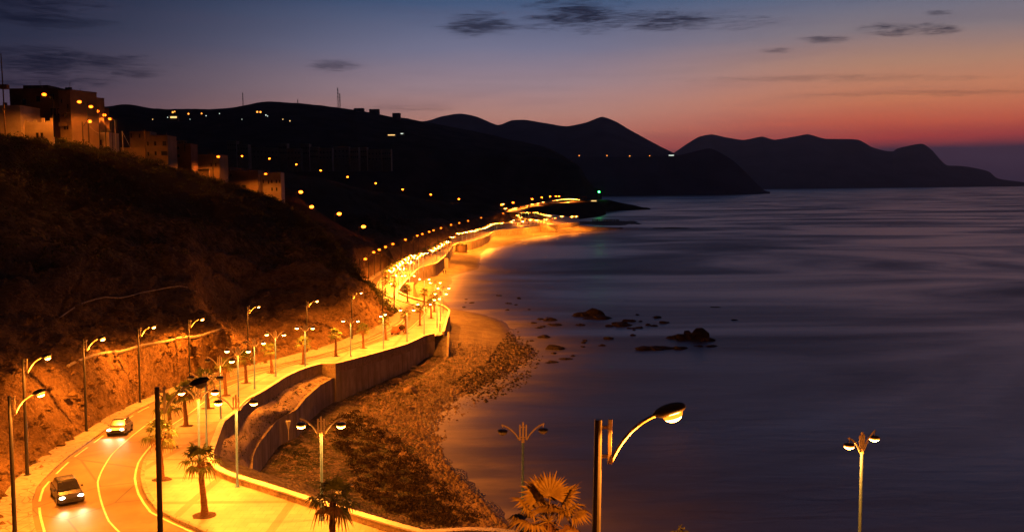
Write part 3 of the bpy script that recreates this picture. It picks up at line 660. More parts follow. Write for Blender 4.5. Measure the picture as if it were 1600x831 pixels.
# big dark hill behind the town
sky_px = [(-900, 150), (-500, 158), (-200, 172), (60, 172), (150, 168), (200, 163), (240, 170), (290, 172), (330, 172), (380, 166), (418, 159), (470, 163), (520, 168), (560, 173), (600, 180), (640, 186), (690, 196), (750, 208), (805, 220), (850, 228), (880, 242), (905, 264), (925, 290), (940, 303)]
D_c = [(x, y, 2000 + 20 * i) for i, (x, y) in enumerate(sky_px)]
D_m = [(x, y + (262 - y) * .62, 1500 + 18 * i) for i, (x, y) in enumerate(sky_px)]; D_m[-1] = (941, 303.5, 2320); D_m[-2] = (918, 290, 2200)
D_f = [Vector((x_.x, x_.y, 0)) for x_ in (PD(x, 300, 950 + 26 * i + (i / 23) ** 3 * 900) for i, (x, y) in enumerate(sky_px))]
loft('big_hill', [D_f, D_m, D_c, [Vector((p.x * 1.2, p.y * 1.3, p.z * .5)) for p in (PD(*q) for q in D_c)]], M['hillfar'], 260, 14, [0, 9, 3.5, 8], .008, seed=12)
# ridge with the mast
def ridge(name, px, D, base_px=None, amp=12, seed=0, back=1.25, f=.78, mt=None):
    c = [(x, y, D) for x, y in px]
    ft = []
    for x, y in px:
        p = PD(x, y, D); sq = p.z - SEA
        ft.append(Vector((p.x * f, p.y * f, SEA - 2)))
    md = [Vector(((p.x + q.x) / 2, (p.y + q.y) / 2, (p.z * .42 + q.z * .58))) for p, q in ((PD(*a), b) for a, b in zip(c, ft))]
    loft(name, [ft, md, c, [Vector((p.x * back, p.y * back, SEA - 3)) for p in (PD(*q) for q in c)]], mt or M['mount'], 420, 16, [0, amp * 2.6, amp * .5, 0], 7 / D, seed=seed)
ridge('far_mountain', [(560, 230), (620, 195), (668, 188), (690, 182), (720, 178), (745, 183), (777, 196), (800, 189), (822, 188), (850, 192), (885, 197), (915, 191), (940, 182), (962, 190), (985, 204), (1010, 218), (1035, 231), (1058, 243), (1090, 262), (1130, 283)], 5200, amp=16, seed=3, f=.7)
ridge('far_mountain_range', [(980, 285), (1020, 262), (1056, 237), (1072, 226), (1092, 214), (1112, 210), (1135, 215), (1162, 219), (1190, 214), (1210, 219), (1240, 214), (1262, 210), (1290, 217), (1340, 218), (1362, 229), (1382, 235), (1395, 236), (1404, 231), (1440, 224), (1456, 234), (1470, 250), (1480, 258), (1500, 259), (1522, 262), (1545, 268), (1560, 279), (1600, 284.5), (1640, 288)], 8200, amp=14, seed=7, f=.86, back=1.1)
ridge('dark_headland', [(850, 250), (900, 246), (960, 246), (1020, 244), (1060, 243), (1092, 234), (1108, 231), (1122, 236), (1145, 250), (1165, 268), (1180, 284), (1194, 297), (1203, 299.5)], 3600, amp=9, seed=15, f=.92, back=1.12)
# low reef off the far pier
Rf = [(906, 351.5), (942, 353.5), (970, 353.5), (1000, 352), (1009, 351)]
ft = [P(x, y, SEA) - Vector((0, 0, .5)) for x, y in Rf]
Rc = [PD(906, 347, 900), PD(930, 345.5, 900), PD(968, 344.5, 900), PD(990, 346, 900), PD(1009, 350.5, 890)]
loft('reef', [ft, Rc, [Vector((p.x * 1.05, p.y * 1.07, SEA - 1)) for p in Rc]], M['rock'], 70, 6, [0, .8, .2], .08, seed=2)

# near slope under the viewpoint (only its lamps, palm and shrub reach into the picture)
ky = [-20, 0, 10, 22, 38, 46, 52]; kz = [33.2, 33.2, 27, 19.85, 17.1, 13.2, 12.6]
def near_z(y): return np.interp(y, ky, kz)
o, _, _ = grid_sheet('near_slope', np.array([1.]), np.array([0., 1.]), lambda x, y: x * 0, M['hill']) if False else (None, 0, 0)
vs = []; fs = []; NX, NY = 60, 40
for i in range(NY):
    for j in range(NX):
        y = -20 + 72 * i / (NY - 1); x = -70 + 150 * j / (NX - 1); vs.append((x, y, float(near_z(y)) + .12 * float(fbm(np.array(x * .3), np.array(y * .3)))))
for i in range(NY - 1):
    for j in range(NX - 1): b = i * NX + j; fs.append((b, b + 1, b + NX + 1, b + NX))
tag(mesh('near_slope', vs, fs, M['hill'], sm=True), kind='structure')

# ------------------------------------------------------------------ foliage helpers
def leaves(n, pos_fn, size, rs):
    """n small leaf quads; pos_fn(rs) -> centre"""
    vs = []; fs = []
    for i in range(n):
        c = np.array(pos_fn(rs)); a = rs.normal(size=3); a /= np.linalg.norm(a); b = np.cross(a, rs.normal(size=3)); b /= np.linalg.norm(b) + 1e-9
        s = size * rs.uniform(.6, 1.4); k = len(vs)
        vs += [tuple(c - a * s), tuple(c + b * s * .35), tuple(c + a * s), tuple(c - b * s * .35)]; fs.append((k, k + 1, k + 2, k + 3))
    return vs, fs
def clumps(centres, rs, size, per, flat=.7):
    C_ = np.repeat(np.array(centres), per, axis=0); n = len(C_)
    off_ = rs.normal(size=(n, 3)); off_ /= np.linalg.norm(off_, axis=1)[:, None]; off_ *= (rs.rand(n, 1) ** .4)
    off_[:, 2] = np.abs(off_[:, 2]) * flat
    c = C_[:, :3] + off_ * C_[:, 3:4]
    a = rs.normal(size=(n, 3)); a[:, 2] += .4; a /= np.linalg.norm(a, axis=1)[:, None]; b = np.cross(a, rs.normal(size=(n, 3))); b /= np.linalg.norm(b, axis=1)[:, None] + 1e-9
    s = (size * rs.uniform(.5, 1.4, (n, 1))) * (C_[:, 3:4] ** .5)
    v = np.stack([c - a * s, c + b * s * .4, c + a * s, c - b * s * .4], 1).reshape(-1, 3); f = np.arange(4 * n).reshape(-1, 4)
    return v, f
def stuff_mesh(name, v, f, mt, label, cat):
    o = mesh(name, v.tolist(), f.tolist(), mt); return tag(o, label, cat, kind='stuff')
# scrub over hill A
rs = np.random.RandomState(5)
cent = []
flatg = gA.reshape(-1, gA.shape[1], 3)
nr = flatg.shape[0]
for _ in range(2600):
    i = rs.randint(nr * 2 // 5, nr * 4 // 6 + 2); j = rs.randint(0, flatg.shape[1])
    p = flatg[min(i, nr - 1), j]
    if p[0] / p[1] < -.75: continue
    dn = vnoise(p[0:1] * .05, p[1:2] * .05)[0]
    if rs.rand() > dn * 1.5: continue
    cent.append([p[0] + rs.normal() * .6, p[1] + rs.normal() * .6, p[2] - .25, rs.uniform(.6, 1.8)])
crow = 80
for j in range(0, flatg.shape[1] - 6):       # bushy crest
    for q in range(2):
        p = flatg[min(nr - 1, crow + rs.randint(-2, 2)), j]
        if p[0] / p[1] < -.75: continue
        cent.append([p[0] + rs.normal() * .8, p[1] + rs.normal(), p[2] - .2, rs.uniform(.6, 2.0)])
v, f = clumps(cent, rs, .2, 34, .75)
stuff_mesh('hill_scrub', v, f, M['leaf'], 'dark low scrub covering the upper hillside', 'scrub')
# dark undergrowth below the near wall and tufts on the foreshore
def on_beach(px, py):
    p = P(px, py, 1.0)
    for _ in range(6):
        h = float(beach_h(np.array([p.x]), np.array([p.y]))[0][0]); p = P(px, py, h)
    return p
poly_u = np.array([(520, 655), (560, 640), (600, 668), (625, 690), (650, 715), (668, 735), (700, 770), (760, 815), (700, 822), (650, 815), (590, 790), (560, 770), (545, 730), (520, 690)])
cent = []
xs = rs.uniform(500, 780, 1700); yz = rs.uniform(635, 825, 1700); k = inside(xs, yz, poly_u)
pts = []
for x, y in zip(xs[k], yz[k]): pts.append(P(x, y, 1.2))
X_ = np.array([p.x for p in pts]); Y_ = np.array([p.y for p in pts]); H_ = beach_h(X_, Y_)[0]
# slide along the ray to the embankment where it is higher
for it in range(8):
    pts = [P(x, y, float(h)) for x, y, h in zip(xs[k], yz[k], H_)]; X_ = np.array([p.x for p in pts]); Y_ = np.array([p.y for p in pts]); H_ = .5 * H_ + .5 * beach_h(X_, Y_)[0]
for x, y, h in zip(X_, Y_, H_): cent.append([x, y, h - .15, rs.uniform(.35, 1.0)])
v, f = clumps(cent, rs, .17, 60, .8)
stuff_mesh('undergrowth', v, f, M['leaf_dark'], 'dark tangled undergrowth on the bank between near wall and pebbles', 'undergrowth')
cent = []
for cx_, cy_, sx_, sy_, n_ in [(470, 700, 45, 25, 170), (600, 600, 60, 22, 160), (470, 590, 30, 20, 110), (430, 620, 20, 10, 50), (700, 555, 60, 18, 60), (560, 640, 30, 20, 50), (655, 585, 40, 15, 70)]:
    for _ in range(n_):
        px_, py_ = cx_ + rs.normal() * sx_ * .5, cy_ + rs.normal() * sy_ * .5
        p = P(px_, py_, 1.5); X1 = np.array([p.x]); Y1 = np.array([p.y]); h = float(beach_h(X1, Y1)[0][0])
        if h > 6 or bool(beach_h(X1, Y1)[3][0]): continue
        cent.append([p.x, p.y, h - .1, rs.uniform(.2, .6)])
v, f = clumps(cent, rs, .14, 34, .7)
stuff_mesh('beach_grass', v, f, M['leaf'], 'sparse green weeds scattered over the gravel behind the beach', 'weeds')
# embankment weeds
cent = []
for _ in range(420):
    i = rs.randint(0, NN); j = rs.randint(1, K - 1); t = j / (K - 1); p = ta[i][:3] * (1 - t) + la[i][:3] * t
    if rs.rand() > vnoise(np.array([p[0] * .3]), np.array([p[1] * .3]))[0] * 1.3: continue
    cent.append([p[0], p[1], p[2] - .05, rs.uniform(.12, .4)])
v, f = clumps(cent, rs, .13, 22, .6)
stuff_mesh('slope_weeds', v, f, M['leaf'], 'patches of weeds on the gravel slope under the promenade', 'weeds')

# ------------------------------------------------------------------ stones
def rock_mesh(r, rs, sub=2, rough=.35, flat=.6):
    bm = bmesh.new(); bmesh.ops.create_icosphere(bm, subdivisions=sub, radius=1)
    o1, o2 = rs.rand(2) * 50
    for v_ in bm.verts:
        n_ = float(fbm(np.array(v_.co.x * 1.3 + o1 + v_.co.z), np.array(v_.co.y * 1.3 + o2 - v_.co.z * .7), 4))
        v_.co *= 1 + n_ * rough * 1.6; v_.co.z *= flat
        v_.co *= r
    m = bpy.data.meshes.new('rock'); bm.to_mesh(m); bm.free(); return m
def pebble_field(name, px_poly, n, r0, r1, label, zoff=0.0, seed=1):
    rs = np.random.RandomState(seed); poly = np.array(px_poly, float)
    x0, y0 = poly.min(0); x1, y1 = poly.max(0); xs = rs.uniform(x0, x1, n * 3); yz = rs.uniform(y0, y1, n * 3); k = inside(xs, yz, poly); xs = xs[k][:n]; yz = yz[k][:n]
    pts = [P(a_, b_, .1) for a_, b_ in zip(xs, yz)]; X1 = np.array([p.x for p in pts]); Y1 = np.array([p.y for p in pts])
    h, d_, dw_, in_ = beach_h(X1, Y1); keep = ~in_ & (dw_ > .6); X1, Y1, h = X1[keep], Y1[keep], np.maximum(h[keep], SEA - .1)
    n = len(X1); base = np.array([(1, 0, 0), (.3, .95, 0), (-.8, .6, 0), (-.8, -.6, 0), (.3, -.95, 0), (.1, .05, .75), (0, 0, -.5)])
    fc = np.array([(0, 1, 5), (1, 2, 5), (2, 3, 5), (3, 4, 5), (4, 0, 5), (1, 0, 6), (2, 1, 6), (3, 2, 6), (4, 3, 6), (0, 4, 6)])
    s = (r0 + (r1 - r0) * rs.rand(n) ** 4)[:, None, None]; an = rs.rand(n) * 6.28; v = base[None] * (1 + rs.normal(size=(n, 7, 3)) * .18) * s
    c, sn = np.cos(an)[:, None], np.sin(an)[:, None]; vx = v[:, :, 0] * c - v[:, :, 1] * sn; vy = v[:, :, 0] * sn + v[:, :, 1] * c
    V_ = np.stack([vx + X1[:, None], vy + Y1[:, None], v[:, :, 2] + h[:, None] + zoff], -1).reshape(-1, 3)
    F_ = (fc[None] + (np.arange(n) * 7)[:, None, None]).reshape(-1, 3)
    return stuff_mesh(name, V_, F_, M['stone'], label, 'pebbles')
pebble_field('pebbles', [(560, 620), (640, 570), (700, 545), (830, 530), (840, 560), (760, 610), (700, 650), (690, 700), (760, 770), (830, 840), (740, 825), (640, 720), (570, 660)], 9000, .10, .42, 'loose pebbles strewn along the curved shingle beach')
pebble_field('beach_gravel', [(400, 700), (470, 620), (600, 575), (690, 545), (640, 600), (560, 640), (560, 760), (450, 760)], 1600, .06, .3, 'scattered stones on the rough ground below the walls', seed=4)
pebble_field('dark_shingle', [(700, 590), (760, 560), (800, 500), (850, 545), (820, 590), (760, 615)], 3600, .08, .5, 'dark wet shingle at the low point of the beach', seed=9).data.materials[0] = M['rock']
# rocks standing in the water, each one a thing
rocks = [(918, 493, 4.6, .75, 'largest flat-topped black rock in the upper row out in the bay'), (938, 497, 3.6, .4, 'low black ledge joined to the right of the largest upper rock'), (861, 500, 1.7, .6, 'dark rock just left of the upper rock group'), (868, 508, 1.8, .5, 'flat dark rock below the left end of the upper rocks'),
         (907, 508, 1.3, .5, 'small reddish rock under the largest upper rock'), (951, 510, 1.2, .6, 'first small stone right of the black ledge'), (972, 508, 3.0, .45, 'long brown rock in the middle of the upper scatter'), (985, 502, 1.8, .6, 'rounded rock atop the middle scatter'), (1025, 496, 1.3, .6, 'lone round rock at the upper right of the scatter'),
         (989, 513, 1.6, .4, 'flat rock at the lower edge of the middle scatter'), (1037, 504, 1.4, .5, 'last rock on the right of the upper scatter'), (1022, 509, 1.1, .5, 'small rock near the right end of the scatter'), (849, 527, 1.5, .6, 'dark rock standing alone left of the bay centre'), (869, 545, 2.3, .5, 'rust-brown clustered rock beside the beach point'),
         (951, 529, 1.2, .6, 'small lone rock halfway between the two rock rows'), (939, 540, 1.0, .6, 'little reddish rock left of the long low ledge'), (1053, 528, 1.8, .85, 'round black boulder left of the tall pointed rock'), (1081, 529, 3.0, 1.15, 'tall pointed black rock, highest in the bay'), (1105, 532, 2.3, .6, 'low black rock leaning against the tall pointed rock'),
         (1005, 545, 2.6, .4, 'left end of the long low ledge in the lower row'), (1030, 545, 3.8, .32, 'long low black ledge in the lower rock row'), (1062, 544, 2.4, .5, 'right end of the long low ledge'), (1092, 541, 1.0, .4, 'tiny rock just below the tall pointed rock'), (1110, 541, 1.3, .35, 'flat rock at the lower right of the tall rock'),
         (1120, 480, 1.4, .3, 'thin dark rock awash far right of the upper rocks'), (1148, 500, .9, .4, 'outermost small rock on the right of the bay'), (884, 561, 1.6, .35, 'flat brown rock awash below the rust-brown rock'), (862, 566, 1.2, .4, 'second flat brown rock nearer the beach point'), (1052, 357, 14, .1, 'long low black reef lying beyond the far spit'), (966, 357.5, 5, .4, 'dark rock at the very tip of the sandy spit'),
         (832, 505, 1.0, .5, 'small dark stone at the outer edge of the shingle point'), (841, 512, .9, .5, 'small wet stone off the shingle point'), (779, 462, 1.1, .4, 'small rock awash in the pink-lit shallows')]
for x_, y_, r_, fl, lab in rocks:
    p = P(x_, y_, SEA); m = rock_mesh(r_ * .78, rs, 3, .62, fl * .8); m.materials.append(M['rock']); m.polygons.foreach_set('use_smooth', [False] * len(m.polygons))
    o = bpy.data.objects.new('sea_rock', m); C.objects.link(o); o.location = (p.x, p.y, SEA - r_ * fl * .12); o.rotation_euler = (0, 0, rs.rand() * .6 - .3); o.scale = (1.25, .8, 1); tag(o, lab, 'rock', 'rocks standing in the bay')
for k in range(34):
    x_, y_ = [(845, 505), (990, 506), (800, 470), (880, 545), (760, 478)][k % 5]; x_ += rs.normal() * 26; y_ += rs.normal() * 9
    p = P(x_, y_, SEA); r_ = rs.uniform(.35, .8)
    if float(dist_pl(np.array([p.x]), np.array([p.y]), shoreL)[0]) < 2 or bool(inside(np.array([p.x]), np.array([p.y]), landpoly)[0]): continue
    m = rock_mesh(r_, rs, 2, .6, .42); m.materials.append(M['rock']); o = bpy.data.objects.new('sea_stone', m); C.objects.link(o); o.location = (p.x, p.y, SEA + .03); tag(o, 'little dark stone barely breaking the calm water of the bay', 'rock', 'small stones awash in the bay')
# loose boulders on the beach
for x_, y_, r_, lab in [(641, 604, 1.3, 'rusty orange boulder on the foreshore below the long wall'), (619, 593, .8, 'pale boulder on the turf edge left of the orange boulder'), (613, 608, .5, 'small pale stone beside the eroded bank'), (717, 545, .35, 'small stone by the crouching figure'), (585, 615, .6, 'brown boulder at the head of the dark gully'), (640, 626, .6, 'dark flat stone on the pebbles')]:
    p = P(x_, y_, .3); h = float(beach_h(np.array([p.x]), np.array([p.y]))[0][0]); m = rock_mesh(r_, rs, 3, .4, .75); m.materials.append(M['stone'])
    o = bpy.data.objects.new('boulder', m); C.objects.link(o); o.location = (p.x, p.y, h + .05); tag(o, lab, 'boulder', 'boulders on the foreshore')

exec_marker = 1
# ------------------------------------------------------------------ street lamps
def point(name, p, power, parent, r=.12, blend=.35):
    l = LIGHTS.get((power, r, blend))
    if l is None:
        l = bpy.data.lights.new('sodium_light', 'SPOT'); l.spot_size = R(168); l.spot_blend = blend; l.energy = power; l.color = SOD; l.shadow_soft_size = r; LIGHTS[(power, r, blend)] = l
    o = bpy.data.objects.new(name, l); C.objects.link(o); o.parent = parent; o.location = p; return o
LIGHTS = {}
K_T, K_D = 19000., 6200.                # power of a tall lamp and of one promenade lamp head
def arc(p0, p1, p2, n=9): return [Vector(p0) * (1 - t) ** 2 + Vector(p1) * 2 * t * (1 - t) + Vector(p2) * t * t for t in (i / (n - 1) for i in range(n))]
def far_slots(o, nu, nv):
    for i_, p_ in enumerate(o.data.polygons): p_.material_index = 1 if (i_ < nu or nu * (nv - 3) <= i_) and i_ != nu * nv else 0
def rim_slots(o, nu, nv, k):
    for i_, p_ in enumerate(o.data.polygons): p_.material_index = 1 if k * nu <= i_ < nu * nv else 0
def tall_lamp(far=False, lit=True, power=K_T, lm='lensfar', blend=.35):
    t = empty('street_lamp')
    if far:
        mb = MB(); mb.tube([(0, 0, 0), (0, 0, 9.35)], [.13, .09], 6); mb.tube(arc((.3, 0, 8.3), (.8, 0, 9.2), (1.5, 0, 9.5), 4), .06, 4); mb.build('pole', M['pole_dark'], t)
        mb = MB(); mb.ell((1.8, 0, 9.42), (.5, .42, .34) if lm == 'lensfar' else (.8, .66, .62), nu=10, nv=8); far_slots(mb.build('lamp_head', [M[lm], M['lensrim']], t), 10, 8)
    else:
        mb = MB(); mb.tube([(0, 0, 0), (0, 0, 1.2), (0, 0, 9.35)], [.15, .13, .1], 12); mb.box((0, 0, .03), (.42, .42, .06)); mb.tube([(0, 0, 2.0), (0, 0, 2.06)], .14, 12); mb.build('pole', M['pole_dark'], t, bevel=0)
        mb = MB(); mb.box((.3, 0, 8.78), (.10, .08, 1.16)); mb.box((.17, 0, 9.15), (.22, .06, .09)); mb.box((.17, 0, 8.4), (.22, .06, .09)); mb.build('bracket', M['cream'], t, bevel=.008)
        mb = MB(); mb.tube(arc((.33, 0, 8.22), (.72, 0, 9.18), (1.5, 0, 9.48), 14), .048, 10); mb.build('arm', M['cream'], t, sm=True)
        Q = Matrix.Rotation(R(-17), 3, 'Y'); mb = MB(); mb.ell((1.82, 0, 9.6), (.43, .19, .17), Q, 20, 12); mb.ell((1.5, 0, 9.49), (.13, .075, .075), Q, 12, 6); h = mb.build('lamp_head', M['shade'], t, sm=True)
        mb = MB(); mb.ell((1.88, 0, 9.52), (.27, .17, .24), Q, 16, 10, -1, .0); lo_ = mb.build('lens', [M['lens'], M['lensrim']] if lit else [M['lensoff'], M['lensoff']], h, sm=True); rim_slots(lo_, 16, 10, 6)
    if lit:
        point('lamp_light', (1.85, 0, 9.2), power, t, .15, blend)
        if not far:
            q_ = bpy.data.lights.get('lens_spill') or bpy.data.lights.new('lens_spill', 'POINT'); q_.energy = K_T * .11; q_.color = SOD; q_.shadow_soft_size = .2
            q_ = bpy.data.objects.new('lens_spill', q_); C.objects.link(q_); q_.parent = t; q_.location = (2.1, 0, 9.15)
    register(t); return t
def twin_lamp(lit=(True, True), far=False, power=K_D):
    t = empty('promenade_lamp')
    if far:
        mb = MB(); mb.tube([(0, 0, 0), (0, 0, 6.4)], [.09, .07], 6)
        for s in (-1, 1): mb.tube(arc((s * .1, 0, 5.75), (s * .5, 0, 6.7), (s * 1.35, 0, 6.8), 4), .05, 4)
        mb.build('pole', M['pole_blue'], t)
        for s in (-1, 1): mb = MB(); mb.ell((s * 1.35, 0, 6.5), (.38, .38, .28), nu=10, nv=6); far_slots(mb.build('lamp_head', [M['lensfar'], M['lensrim']], t), 10, 6)
        point('lamp_light', (0, 0, 6.9), power * 4, t, .3)
    else:
        mb = MB(); mb.tube([(0, 0, 0), (0, 0, .5), (0, 0, 5.75)], [.13, .1, .085], 12); mb.box((0, 0, .03), (.3, .3, .06)); mb.build('pole', M['pole_blue'], t)
        mb = MB(); mb.tube([(0, 0, 5.7), (0, 0, 5.95)], .11, 12); mb.box((0, 0, 6.42), (.11, .11, 1.2)); mb.box((-.2, 0, 6.36), (.09, .1, .98)); mb.box((.2, 0, 6.36), (.09, .1, .98)); mb.box((0, 0, 6.05), (.34, .05, .05)); mb.box((0, 0, 6.7), (.34, .05, .05)); mb.build('bracket', M['cream'], t, bevel=.006)
        for k_, s in enumerate((-1, 1)):
            mb = MB(); mb.tube(arc((s * .24, 0, 5.85), (s * .62, 0, 6.62), (s * 1.38, 0, 6.88), 12), .055, 8); mb.tube([(s * 1.3, 0, 6.88), (s * 1.3, 0, 6.62)], .025, 6); mb.build('arm', M['cream'], t, sm=True)
            mb = MB(); mb.ell((s * 1.3, 0, 6.47), (.34, .34, .14), None, 20, 8, -.08, 1); h = mb.build('lamp_head', M['shade'], t, sm=True)
            mb = MB(); mb.ell((s * 1.3, 0, 6.46), (.31, .31, .26), None, 16, 10, -1, .05); lo_ = mb.build('lens', [M['lens'], M['lensrim']] if lit[k_] else [M['lensoff'], M['lensoff']], h, sm=True); rim_slots(lo_, 16, 10, 7)
            if lit[k_]: point('lamp_light', (s * 1.3, 0, 6.12), power, t, .14)
    register(t); return t
ORD = ['first', 'second', 'third', 'fourth', 'fifth', 'sixth', 'seventh', 'eighth', 'ninth', 'tenth', 'eleventh', 'twelfth', 'thirteenth', 'fourteenth', 'fifteenth', 'sixteenth', 'seventeenth', 'eighteenth', 'nineteenth', 'twentieth'] + [a_ + b_ for a_ in ('twenty-', 'thirty-') for b_ in ('first', 'second', 'third', 'fourth', 'fifth', 'sixth', 'seventh', 'eighth', 'ninth')]
protoT = {}; used = set()
def inst(key, maker, loc, rz, label, cat, group, lean=0):
    if key not in protoT: protoT[key] = maker()
    o = protoT[key] if key not in used else copy_tree(protoT[key])
    used.add(key); o.location = loc; o.rotation_euler = (0, lean, rz); tag(o, label, cat, group); return o
# near tall lamps along the inland pavement (base pixels)
gT = 'tall street lamps along the coast road'
talls = [((24, 850), 0.05, 'tall single-arm street lamp nearest the bottom left corner'), ((43, 744), .05, 'tall lit street lamp second up the left pavement'), ((135, 672), .05, 'tall lit street lamp at the foot of the left cliff'), ((219, 627), .05, 'tall lit street lamp in front of the smooth cut bank'),
         ((297, 600), .05, 'tall lit street lamp before the point of the cut spur'), ((388, 562), .05, 'tall lit street lamp just right of the dark notch in the cliff'), ((480, 547), .05, 'tall lit street lamp behind the twin lamps of the straight'), ((550, 527), .05, 'tall lit street lamp left of the double bend'), ((598, 508), .1, 'tall dark-poled street lamp at the tip of the cliff'), ((616, 490), .1, 'tall street lamp on the inside of the double bend')]
for (x_, y_), rz, lab in talls:
    y_ += 3 if 100 < x_ < 590 else 0
    p = G(x_, y_); inst('tall', tall_lamp, (p.x, p.y, p.z + .12), rz, lab, 'street lamp', gT, R(1.1))
p = PD(238, 605, 38.6); inst('tall_off', lambda: tall_lamp(lit=False), (p.x, p.y, p.z - 9.35), R(4), 'unlit black street lamp standing large in front of the promenade palms', 'street lamp', gT, R(1.2))
p = PD(923, 655, 22.3); inst('tall_near', lambda: tall_lamp(power=K_T * 1.5, blend=.05), (p.x, p.y, p.z - 9.35), R(2), 'lit street lamp with curved cream arm rising large before the dark sea', 'street lamp', gT, R(1.2))
# far tall lamps: standing on the inland pavement
ft_px = [562, 576, 585, 595, 607, 627, 646, 654, 665, 672, 684, 700, 713, 727, 748, 783]
for i, x_ in enumerate(ft_px):
    fy = float(np.interp(x_, [560, 569, 578, 598, 616, 636, 660, 700, 750, 790], [452, 440, 433, 421, 411.5, 402.5, 391.5, 374, 358, 347])) + 2.0
    p = G(x_, fy); D_ = p.y; near_ = i < 0
    inst('tall_far', lambda: tall_lamp(far=True), (p.x, p.y, p.z), R(8), 'small glowing street lamp in the row at the cliff foot beyond the double bend', 'street lamp', 'far lamps at the cliff foot', R(1))
# promenade twin lamps near
gP = 'twin-headed lamps on the promenade'
twins = [((503, 815), (1, 1), 3, 'lit twin lamp with blue pole in front of the lower retaining wall scrub'), ((371, 763), (1, 1), 2, 'lit twin lamp with blue pole at the sharp bend of the sea wall'), ((312, 738), (1, 1), 5, 'lit twin lamp whose pole rises behind the big promenade palm'), ((323, 702), (0, 0), 0, 'unlit twin lamp just behind the big palm and its lit neighbour'), ((345, 656), (0, 1), 3, 'twin lamp with only its right head lit at the widening of the promenade'),
         ((372.7, 630), (1, 1), 2, 'sixth twin lamp up the promenade, both heads lit'), ((398, 609), (0, 1), 0, 'seventh twin lamp up the promenade, left head dark'), ((431, 589), (1, 1), 0, 'twin lamp at the start of the gravel slope wall'), ((477, 574), (1, 1), 0, 'twin lamp over the middle of the gravel slope'), ((548, 558), (1, 1), 0, 'twin lamp over the tall stained wall, first of the straight'),
         ((599.4, 546), (1, 1), 80, 'twin lamp seen edge-on along the straight wall'), ((636, 535), (1, 1), 4, 'twin lamp beside the little truck on the road'), ((662.6, 523), (1, 1), 4, 'twin lamp left of the beach steps'), ((683, 513), (1, 1), 70, 'twin lamp at the head of the beach steps'), ((688.4, 502), (1, 1), 4, 'second twin lamp up from the beach steps'), ((692.6, 491), (1, 1), 2, 'twin lamp at the outer corner of the wall'), ((680, 480), (1, 1), 0, 'twin lamp just past the outer wall corner'), ((663, 473), (1, 1), 0, 'twin lamp against the sand behind the bend palms'), ((640, 466), (1, 1), 0, 'twin lamp beside the concrete beach landing')]
for (x_, y_), lit, rz, lab in twins:
    p = G(x_, y_); inst(('twin', lit), lambda: twin_lamp(lit), (p.x, p.y, p.z + .14), R(rz), lab, 'promenade lamp', gP, R(1.2))
p = PD(815, 671, 55.8); inst(('twin', (0, 0)), None, (p.x, p.y, 13.14), R(8), 'unlit twin lamp with dark saucer heads left of the leafy palm top', 'promenade lamp', gP, R(.8))
p = PD(1347, 682, 52.7); inst(('twin', (1, 1)), None, (p.x, p.y, 13.14), R(36), 'brightly lit twin lamp on a blue pole alone at the lower right', 'promenade lamp', gP)
# mid and far promenade lamps, from the pixel of their heads
def from_head(px, py, h=6.45):
    return P(px, py, lambda d: zg(d) + h)
mids = [(612, 424), (618, 419.5), (622.5, 415.5), (627, 412), (631, 409.5), (635.5, 406), (641, 403.5), (646, 400.5), (654, 400), (661, 397), (628, 421), (640, 411), (650, 403.5), (622, 431), (676, 392), (682, 388.5), (688, 385), (693, 381.5), (699, 379), (707, 371)]
for x_, y_ in mids:
    p = from_head(x_, y_); inst('twin_far', lambda: twin_lamp(far=True), tuple(p - Vector((0, 0, 6.3))), R(5), 'tiny glowing twin lamp in the dense row past the concrete beach landing', 'promenade lamp', 'lamps of the middle promenade')
fars = [(717, 365.5), (722, 364.5), (729, 363.5), (736, 362), (741, 361), (747, 359), (753, 357.6), (758, 356), (761.4, 354.6), (765, 352.3), (768.7, 351), (772.7, 350), (776, 349.5), (784, 348.4), (799.5, 347), (817, 346)]
for x_, y_ in fars:
    p = from_head(x_, y_); inst('twin_far', None, tuple(p - Vector((0, 0, 6.3))), R(5), 'pin-point twin lamp in the farthest stretch of promenade before the plaza', 'promenade lamp', 'lamps of the far promenade')
plaza = [(835, 332.3), (838, 332), (843, 334), (847, 335), (851, 336), (855, 336.7), (859, 337.5), (866, 341.5), (878, 338.5), (893.5, 339.5), (900, 338.5), (815, 332.5), (821, 332.5), (826, 332.5), (829, 344), (838, 344), (853, 343), (809, 337), (813, 340)]
for x_, y_ in plaza:
    p = from_head(x_, y_) if y_ > 331 else PD(x_, y_, 1000)
    D_ = min(p.y, 1010); q = PD(x_, y_, D_); inst('twin_far', None, (q.x, q.y, q.z - 6.3), R(5), 'tiny glowing lamp standing around the distant seaside plaza', 'promenade lamp', 'lamps around the plaza')
